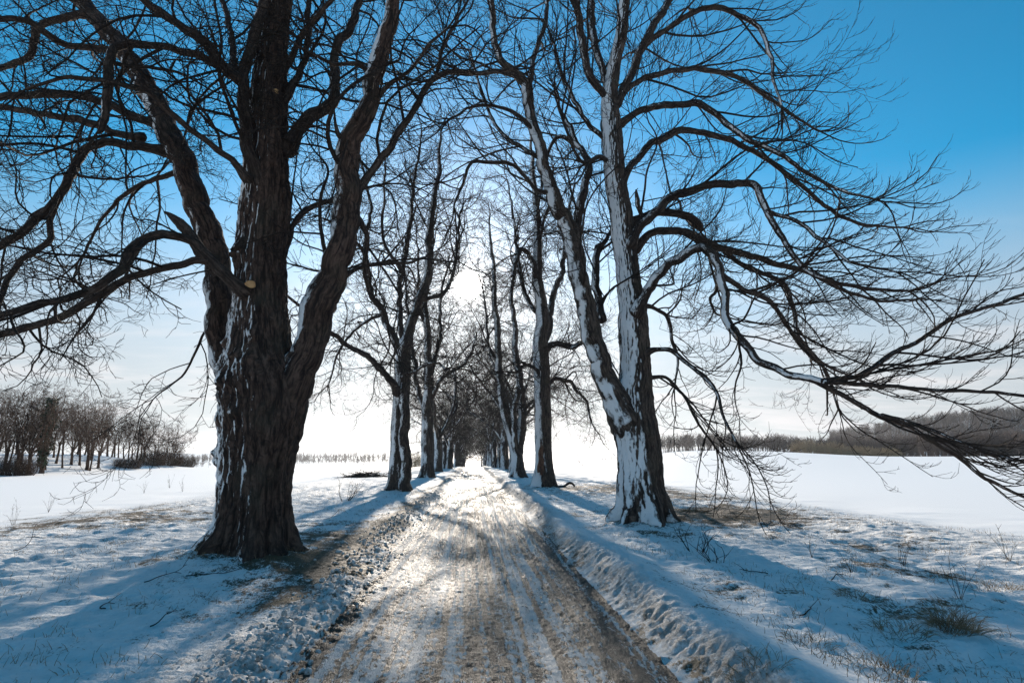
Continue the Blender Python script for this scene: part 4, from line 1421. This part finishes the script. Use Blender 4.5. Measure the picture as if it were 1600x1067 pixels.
def copse():
    rng = np.random.default_rng(77)
    G = 'bare trees of the copse on the knoll'
    mats = (M['copse_bark'], M['copse_bark'])
    kinds = [free_tree(301, 11.5, 0.20, 3.0, 4, 22, 0.85, 0.017, lat=12, lean=0.08, sides=(3, 3, 3), l1=(1.2, 2.8), droop=0.0),
             free_tree(302, 12.5, 0.26, 2.4, 5, 30, 0.85, 0.017, lat=14, lean=0.05, sides=(3, 3, 3), l1=(1.2, 3.0), droop=0.0),
             free_tree(303, 10.5, 0.16, 4.0, 3, 18, 0.85, 0.017, lat=10, lean=0.10, sides=(3, 3, 3), l1=(1.0, 2.4), droop=0.0)]
    srcs = [None] * 3
    def edge(px):
        return float(np.interp(px, [-60, 0, 140, 290], [66, 74, 90, 122]))
    spots = [(28, edge(28) + 8, 1, 0.76, 'widest tree of the copse, spreading at the left edge of the photo'),
             (138, edge(138) + 5, 1, 0.80, 'tall broad bare tree in the middle of the copse on the left knoll')]
    for i in range(54):
        px = -70 + 350 * (i + rng.uniform(0, 1)) / 54
        dist = edge(px) + 3 + 26 * rng.uniform() ** 1.2
        sc = rng.uniform(0.60, 0.80) * (1 - 0.16 * sstep(180, 285, px))
        spots.append((px, dist, int(rng.integers(0, 3)), float(sc), 'thin bare tree standing among the copse on the snowy left knoll'))
    for (px, dist, k, sc, lab) in spots:
        p = azd(px, dist)
        if srcs[k] is None:
            srcs[k] = place_free('copse_tree', lab, 'tree', G, *kinds[k], p, rng.uniform(0, 6.28), sc, mats)
        else:
            copy_thing(srcs[k], lab, p, rng.uniform(0, 6.28), sc)
    # ivy-clad tree
    tr, cr = free_tree(311, 10.5, 0.22, 3.2, 4, 18, 0.5, 0.018, lat=10, lean=0.02, sides=(3, 3, 3), l1=(1.0, 2.2), droop=0.0)
    root = place_free('ivy_clad_tree', 'dark ivy-clad tree in the copse on the left knoll', 'tree', None, tr, cr, azd(67, edge(67) + 4), 0.4, 1.0, mats)
    n = 1700
    z = rng.uniform(0.8, 8.6, n)
    a = rng.uniform(0, 6.28, n)
    r = (0.25 + 0.85 * np.sin(np.clip(z / 9.2, 0, 1) * 3.0) ** 0.8 * (0.55 + 0.45 * np.sin(z * 2.3 + 2 * a))) * rng.uniform(0.25, 1.0, n) ** 0.5
    C = np.stack([r * np.cos(a), r * np.sin(a), z], -1)
    V = C[:, None, :] + rng.normal(0, 0.11, (n, 4, 3))
    link_mesh('ivy', V.reshape(-1, 3), np.arange(n * 4).reshape(-1, 4), M['ivy'], root, None, False)
    # low brown brush along the foot and the right-hand end of the copse
    G2 = 'low brown thickets at the foot of the copse'
    for (px, dist, w, h, lab) in ((262, edge(262) + 2, 2.6, 3.2, 'rounded brown thicket closing the right end of the copse'),
                                  (236, edge(236) + 2, 2.8, 3.0, 'brown thicket beside the right end of the copse'),
                                  (288, edge(288) + 3, 2.4, 2.4, 'lowest brown thicket, outermost on the right of the copse'),
                                  (30, edge(30) + 3, 2.0, 2.3, 'small round thicket under the leftmost copse trees'),
                                  (200, edge(200) + 1, 2.4, 1.8, 'low brown thicket under the thin copse trees')):
        thicket('thicket', lab, G2, azd(px, dist), w, h, 320, 0.020, M['copse_bark'], rng)


def thicket(name, lab, grp, p, w, h, n, r, mat, rng):
    a = rng.uniform(0, 6.28, n); q = np.sqrt(rng.uniform(0, 1, n))
    p0 = np.stack([p[0] + q * w * 0.75 * np.cos(a), p[1] + q * w * 0.6 * np.sin(a), np.full(n, p[2] - 0.1)], -1)
    d0 = np.stack([0.55 * q * np.cos(a), 0.55 * q * np.sin(a), np.ones(n)], -1) + rng.normal(0, 0.18, (n, 3))
    L = h * np.sqrt(np.clip(1 - (q * 0.85) ** 2, 0.05, 1)) * rng.uniform(0.7, 1.1, n)
    tb = Tubes()
    P, Rd = grow(rng, p0, d0, L, np.full(n, r), 5, 0.14, 0.0, 0.0, 0.4)
    tb.add(P, Rd, 3, rng)
    sp = spawn(rng, P, Rd, h * 0.14, 0.25, 1.0, (20, 55))
    P2, R2 = grow(rng, sp[0], sp[1], h * rng.uniform(0.12, 0.34, len(sp[0])), np.full(len(sp[0]), r * 0.6), 3, 0.2, 0, 0.05, 0.5)
    tb.add(P2, R2, 3, rng)
    o = tb.build(name, mat, None, p)
    return tag(o, lab, 'thicket' if name == 'thicket' else 'bush', grp)


def far_wood():
    rng = np.random.default_rng(90)
    # one template: trunk, boughs, twigs, unit height
    tmpl = []
    for k in range(4):
        tb = Tubes()
        z = np.linspace(-0.1, 0.9, 6)
        tp = np.stack([0.02 * np.sin(z * 5 + k), 0.02 * np.cos(z * 4 + k), z], -1)
        tb.add(tp[None], np.linspace(0.028, 0.006, 6)[None], 3)
        sp = spawn(rng, tp[None], np.linspace(0.028, 0.006, 6)[None], 0.055, 0.3, 1.0, (20, 60))
        P, Rd = grow(rng, sp[0], sp[1], rng.uniform(0.2, 0.45, len(sp[0])), np.full(len(sp[0]), 0.009), 3, 0.2, 0.06, 0.05, 0.4)
        tb.add(P, Rd, 3)
        sp = spawn(rng, P, Rd, 0.055, 0.2, 1.0, (25, 60))
        P, Rd = grow(rng, sp[0], sp[1], rng.uniform(0.08, 0.2, len(sp[0])), np.full(len(sp[0]), 0.0075), 2, 0.2, 0.05, 0.05, 0.5)
        tb.add(P, Rd, 3)
        tmpl.append((np.concatenate(tb.V), np.concatenate(tb.Q)))

    def wood(name, lab, spots, mat):
        Vs, Qs, n = [], [], 0
        for (p, h) in spots:
            V, Q = tmpl[int(rng.integers(4))]
            a = rng.uniform(0, 6.28); c, s_ = math.cos(a), math.sin(a)
            w = rng.uniform(0.85, 1.3)
            X = np.stack([(V[:, 0] * c - V[:, 1] * s_) * w, (V[:, 0] * s_ + V[:, 1] * c) * w, V[:, 2]], -1) * h + p
            Vs.append(X); Qs.append(Q + n); n += len(V)
        o = link_mesh(name, np.concatenate(Vs), np.concatenate(Qs), mat, None)
        return tag(o, lab, 'woodland', None, 'stuff')
    spots = []
    for i in range(1150):
        px = 1000 + 640 * rng.uniform() ** 0.85
        edge = 352 + 22 * math.sin(px * 0.011) + 10 * math.sin(px * 0.05)
        d = edge + 75 * rng.uniform() ** 1.4
        spots.append((azd(px, d), rng.uniform(6.0, 9.5)))
    wood('distant_wood', 'dark bare wood along the far edge of the right field', spots, M['far_wood'])
    spots = []
    for i in range(2300):
        px = 1300 + 420 * rng.uniform()
        d = 470 + 560 * rng.uniform()
        spots.append((azd(px, d), rng.uniform(8, 13)))
    wood('hillside_wood', 'bare wood covering the low hill at the far right', spots, M['far_wood'])
    spots = []
    for (x0, x1, d0, hh, num) in ((430, 640, 620, 8.5, 360), (300, 480, 760, 10, 300), (420, 620, 900, 14, 330), (560, 700, 480, 4, 60), (860, 1020, 420, 4.5, 70), (270, 330, 480, 8, 40)):
        for i in range(num):
            px = rng.uniform(x0, x1)
            spots.append((azd(px, d0 + rng.normal(0, 16)), hh * (0.28 + 0.55 * rng.uniform() ** 2.2)))
    wood('distant_hedgerows', 'thin dark hedgerows and tree belts on the horizon behind the left row', spots, M['far_wood'])
    G = 'yellow-brown bushes before the far wood'
    for (px, d, w, h, lab) in ((1262, 318, 9, 7.0, 'tall left bush of the yellow-brown clump by the far wood'),
                               (1300, 322, 9, 6.2, 'yellow-brown bush in the middle of the clump by the far wood'),
                               (1345, 316, 9, 4.8, 'low reddish bush right of the tall ones by the far wood'),
                               (1385, 320, 8, 4.2, 'last low bush at the right end of the clump by the far wood')):
        thicket('willow_bush', lab, G, azd(px, d), w, h, 420, 0.05, M['bush'], rng)
    thicket('willow_bush', 'brown bush glimpsed past the second trunk of the left row', None, azd(652, 150), 6, 4.2, 420, 0.03, M['bush'], rng)


# ------------------------------------------------------------------ small things on the verges
def blades(rng, p, n, w, h, lean, r, tb, S=4):
    a = rng.uniform(0, 6.28, n); q = np.sqrt(rng.uniform(0, 1, n))
    x = p[0] + q * w * np.cos(a); y = p[1] + q * w * np.sin(a)
    p0 = np.stack([x, y, ground(x, y) - 0.02], -1)
    b = rng.uniform(0, 6.28, n)
    d0 = np.stack([lean * (0.6 * np.cos(b) + 0.8 * q * np.cos(a)), lean * (0.6 * np.sin(b) + 0.8 * q * np.sin(a)), np.ones(n)], -1)
    P, Rd = grow(rng, p0, d0, h * rng.uniform(0.5, 1.1, n), np.full(n, r), S, 0.10, 0.0, -0.40 * lean, 0.3)
    tb.add(P, Rd, 3, rng)


def verge_things():
    rng = np.random.default_rng(404)
    TG = 'dry grass tufts poking through the snow'
    big = [(1492, 985, 0.17, 0.33, 260, 'biggest dry grass tussock, bowed over at the lower right of the verge'),
           (1405, 985, 0.20, 0.22, 110, 'shaggy grass tuft just left of the biggest tussock'),
           (1558, 918, 0.24, 0.22, 90, 'grass tuft with upright stalks near the right edge of the photo'),
           (1470, 905, 0.22, 0.18, 90, 'small tuft up the verge behind the biggest tussock'),
           (1340, 932, 0.20, 0.18, 80, 'tuft on the shaded snow left of the biggest tussock'),
           (1262, 1006, 0.18, 0.16, 90, 'tuft on top of the right-hand snow bank'),
           (1185, 1040, 0.20, 0.15, 90, 'lowest tuft on the right-hand snow bank'),
           (1385, 1050, 0.22, 0.20, 110, 'dark tuft at the bottom edge right of the snow bank'),
           (1085, 800, 0.36, 0.22, 260, 'brown tuft patch right beside the foot of the big right tree'),
           (1060, 812, 0.30, 0.18, 120, 'russet grass close against the big right trunk'),
           (1150, 812, 0.30, 0.20, 160, 'brown tuft patch two steps right of the big right tree'),
           (1238, 826, 0.2, 0.18, 90, 'lone brown tuft at the field edge right of the big tree'),
           (205, 825, 0.35, 0.16, 120, 'brown flattened tuft left of the big left tree'),
           (185, 850, 0.25, 0.14, 80, 'small tuft out on the left verge'),
           (300, 868, 0.22, 0.14, 90, 'dark tuft at the left foot of the big left tree'),
           (470, 862, 0.30, 0.14, 150, 'mossy grass on the bank right of the big left tree')]
    for (px, py, w, h, n, lab) in big:
        p = gpt(px, py)
        tb = Tubes()
        blades(rng, p, n, w, h, 0.95, 0.0028, tb, 7)
        o = tb.build('grass_tuft', M['straw'], None, p)
        tag(o, lab, 'grass tuft', TG)
    SG = 'withered weed stalks standing in the snow'
    stalks = [(1578, 880, 0.55, 7, 'right', ), (1500, 935, 0.55, 6, 'right'), (1410, 880, 0.4, 6, 'right'), (1330, 890, 0.4, 5, 'right'), (1270, 870, 0.35, 5, 'right'),
              (20, 820, 0.7, 6, 'left'), (75, 800, 0.75, 6, 'left'), (135, 785, 0.7, 6, 'left'), (265, 762, 0.9, 8, 'left'), (285, 768, 0.9, 6, 'left'), (225, 770, .7, 6, 'left')]
    labs = {'right': 'thin withered weed stalks on the shaded verge at the right', 'left': 'thin withered weed stalks along the left field edge'}
    for (px, py, h, n, side) in stalks:
        p = gpt(px, py)
        tb = Tubes()
        a = rng.uniform(0, 6.28, n)
        x = p[0] + 0.012 * rng.normal(size=n); y = p[1] + 0.012 * rng.normal(size=n)
        p0 = np.stack([x, y, ground(x, y) - 0.03], -1)
        P, Rd = grow(rng, p0, np.stack([0.32 * np.cos(a), 0.32 * np.sin(a), np.ones(n)], -1), h * rng.uniform(0.5, 1.1, n), np.full(n, 0.0042), 8, 0.07, 0, 0, 0.4)
        tb.add(P, Rd, 4, rng)
        sp = spawn(rng, P, Rd, 0.12, 0.5, 1.0, (25, 50))
        if sp is not None:
            P, Rd = grow(rng, sp[0], sp[1], rng.uniform(0.05, 0.14, len(sp[0])), np.full(len(sp[0]), 0.003), 3, 0.1, 0, 0, 0.5)
            tb.add(P, Rd, 3, rng)
        tag(tb.build('weed_stalks', M['stalk'], None, p), labs[side], 'weeds', SG + ' ' + side)
    # saplings
    for (px, py, h, n, lab) in ((540, 782, 1.0, 11, 'bare leafless sapling between the first two trees of the left row'),
                                (1090, 862, 0.5, 8, 'low sprawl of bare shoots at the right foot of the big right tree'),
                                (1125, 880, 0.35, 6, 'few bare shoots lying low in front of the russet grass')):
        p = gpt(px, py)
        a = rng.uniform(0, 6.28, n)
        p0 = np.stack([p[0] + 0.12 * np.cos(a), p[1] + 0.12 * np.sin(a), np.full(n, p[2] - 0.03)], -1)
        tb = Tubes()
        P, Rd = grow(rng, p0, np.stack([0.6 * np.cos(a), 0.6 * np.sin(a), np.ones(n)], -1), h * rng.uniform(0.6, 1.1, n), np.full(n, 0.008), 9, 0.13, 0, 0.05, 0.4)
        tb.add(P, Rd, 4, rng)
        sp = spawn(rng, P, Rd, 0.14, 0.25, 1.0, (25, 60))
        P, Rd = grow(rng, sp[0], sp[1], rng.uniform(0.12, 0.35, len(sp[0])), np.full(len(sp[0]), 0.005), 4, 0.15, 0, 0.05, 0.5)
        tb.add(P, Rd, 3, rng)
        tag(tb.build('sapling', M['twig'], None, p), lab, 'sapling')
    # fallen sticks
    FG = 'fallen sticks lying on the snow'
    for (px, py, L_, az, lab) in ((1250, 964, 0.36, 0.2, 'dark bent stick on the shaded snow above the right bank'),
                                  (1200, 898, 0.45, 2.2, 'thin forked stick slanting on the right verge'),
                                  (1300, 914, 0.32, 0.6, 'short dark stick beside a tuft on the right verge'),
                                  (1515, 905, 0.55, 2.5, 'long thin stick leaning near the right edge'),
                                  (225, 912, 0.6, 0.9, 'branched stick on the shadowed snow left of the big left tree'),
                                  (290, 902, 0.9, 0.1, 'long thin stick lying in front of the big left tree'),
                                  (20, 862, 0.6, 0.3, 'curved stick near the left edge of the photo'),
                                  (165, 948, 0.3, 2.6, 'short stick low on the left verge'),
                                  (235, 975, 0.25, 0.9, 'smallest stick, nearest the lower left corner'),
                                  (505, 812, 0.8, 0.5, 'stick lying behind the big left trunk by the bank')):
        p = gpt(px, py)
        tb = Tubes()
        P, Rd = grow(rng, np.array([[p[0], p[1], p[2] + 0.02]]), np.array([[math.cos(az), math.sin(az), 0.05]]), np.array([L_]), np.array([0.007]), 10, 0.16, 0.02, -0.03, 0.4)
        P[..., 2] = np.maximum(P[..., 2], ground(P[..., 0], P[..., 1]) + 0.006)
        tb.add(P, Rd, 5, rng)
        sp = spawn(rng, P, Rd, 0.16, 0.3, 1.0, (30, 60))
        if sp is not None:
            P, Rd = grow(rng, sp[0], sp[1], rng.uniform(0.08, 0.25, len(sp[0])), np.full(len(sp[0]), 0.004), 4, 0.15, 0, 0, 0.5)
            tb.add(P, Rd, 4, rng)
        tag(tb.build('fallen_stick', M['twig'], None, p), lab, 'stick', FG)
    # brush heap behind the second left tree
    p, _ = at(572, 740, 50.0); p[2] = gz(p[0], p[1])
    tb = Tubes()
    n = 420
    a = rng.uniform(0, 6.28, n); q = rng.uniform(0, 1, n) ** 0.6
    p0 = np.stack([p[0] + 1.9 * q * np.cos(a), p[1] + 1.3 * q * np.sin(a), p[2] + 0.55 * (1 - q) * rng.uniform(0, 1, n)], -1)
    P, Rd = grow(rng, p0, rng.normal(size=(n, 3)) * np.array([1, 0.7, 0.25]), rng.uniform(0.5, 1.5, n), rng.uniform(0.008, 0.025, n), 5, 0.15, 0, -0.03, 0.5)
    tb.add(P, Rd, 4, rng)
    tag(tb.build('brush_heap', M['twig'], None, p), 'flat heap of cut brushwood beyond the second left tree', 'brushwood')
    # fallen bough with a snow cap beside the second right tree
    p, m = at(872, 764, Y_R2 - 0.3); p[2] = gz(p[0], p[1])
    x = 0.5 * np.array([0.0, 0.35, 0.7, 1.0, 1.25, 1.5, 1.72, 1.85])
    zz = 0.6 * np.array([0.05, 0.08, 0.10, 0.26, 0.36, 0.34, 0.20, 0.03])
    c = catmull(np.stack([p[0] + x, p[1] + 0.1 * np.sin(x * 2), p[2] + zz, 0.7 * np.array([.08, .085, .09, .10, .10, .09, .075, .05])], -1), 30)
    tb = Tubes(); tb.add(c[:, :3], c[:, 3], 12, rng)
    tag(tb.build('fallen_bough', M['limb_topped'], None, p), 'arched fallen bough lying right of the second right tree', 'bough')
    # stubble over both verges
    tb = Tubes()
    for side, num in ((-1, 15000), (1, 19000)):
        y = 3.5 + 32 * rng.uniform(0, 1, num) ** 1.5
        x = side * (2.5 + 9.5 * rng.uniform(0, 1, num) ** 1.1)
        cl = fbm2(x, y, 0.8, 0.8, 3, 0.6, 40.0)
        k = cl > rng.uniform(-0.15, 0.5, num)
        x, y = x[k], y[k]
        p0 = np.stack([x, y, ground(x, y) - 0.01], -1)
        n = len(x)
        P, Rd = grow(rng, p0, rng.normal(0, 0.45, (n, 3)) + np.array([0, 0, 1.0]), rng.uniform(0.03, 0.11, n), np.full(n, 0.0032), 3, 0.2, 0, -0.1, 0.4)
        tb.add(P, Rd, 3, rng)
    tag(tb.build('grass_stubble', M['straw']), 'short dry grass blades showing through the snow of both verges', 'grass', None, 'stuff')


def build_haze():
    """the faint winter haze of the place: one even volume"""
    x0, x1, y0, y1 = GB[0] - 20, GB[1] + 20, GB[2] - 60, GB[3] + 20
    z0, z1 = GB[4] - 1.0, max(GB[5] + 16.0, 40.0)
    print('HAZE', z0, z1)
    V = np.array([(x, y, z) for z in (z0, z1) for y in (y0, y1) for x in (x0, x1)], dtype=float)
    Q = np.array([(0, 2, 3, 1), (4, 5, 7, 6), (0, 1, 5, 4), (2, 6, 7, 3), (0, 4, 6, 2), (1, 3, 7, 5)])
    m = bpy.data.materials.new('haze')
    m.use_nodes = True
    nt = m.node_tree
    nt.nodes.clear()
    out = nt.nodes.new('ShaderNodeOutputMaterial')
    v = nt.nodes.new('ShaderNodeVolumePrincipled')
    v.inputs['Color'].default_value = (0.86, 0.92, 1.0, 1)
    v.inputs['Density'].default_value = HAZE
    v.inputs['Anisotropy'].default_value = 0.70
    nt.links.new(v.outputs[0], out.inputs['Volume'])
    o = link_mesh('haze', V, Q, m, None, None, False)
    tag(o, kind='stuff')


HAZE = 0.00010
copse()
far_wood()
verge_things()
build_haze()
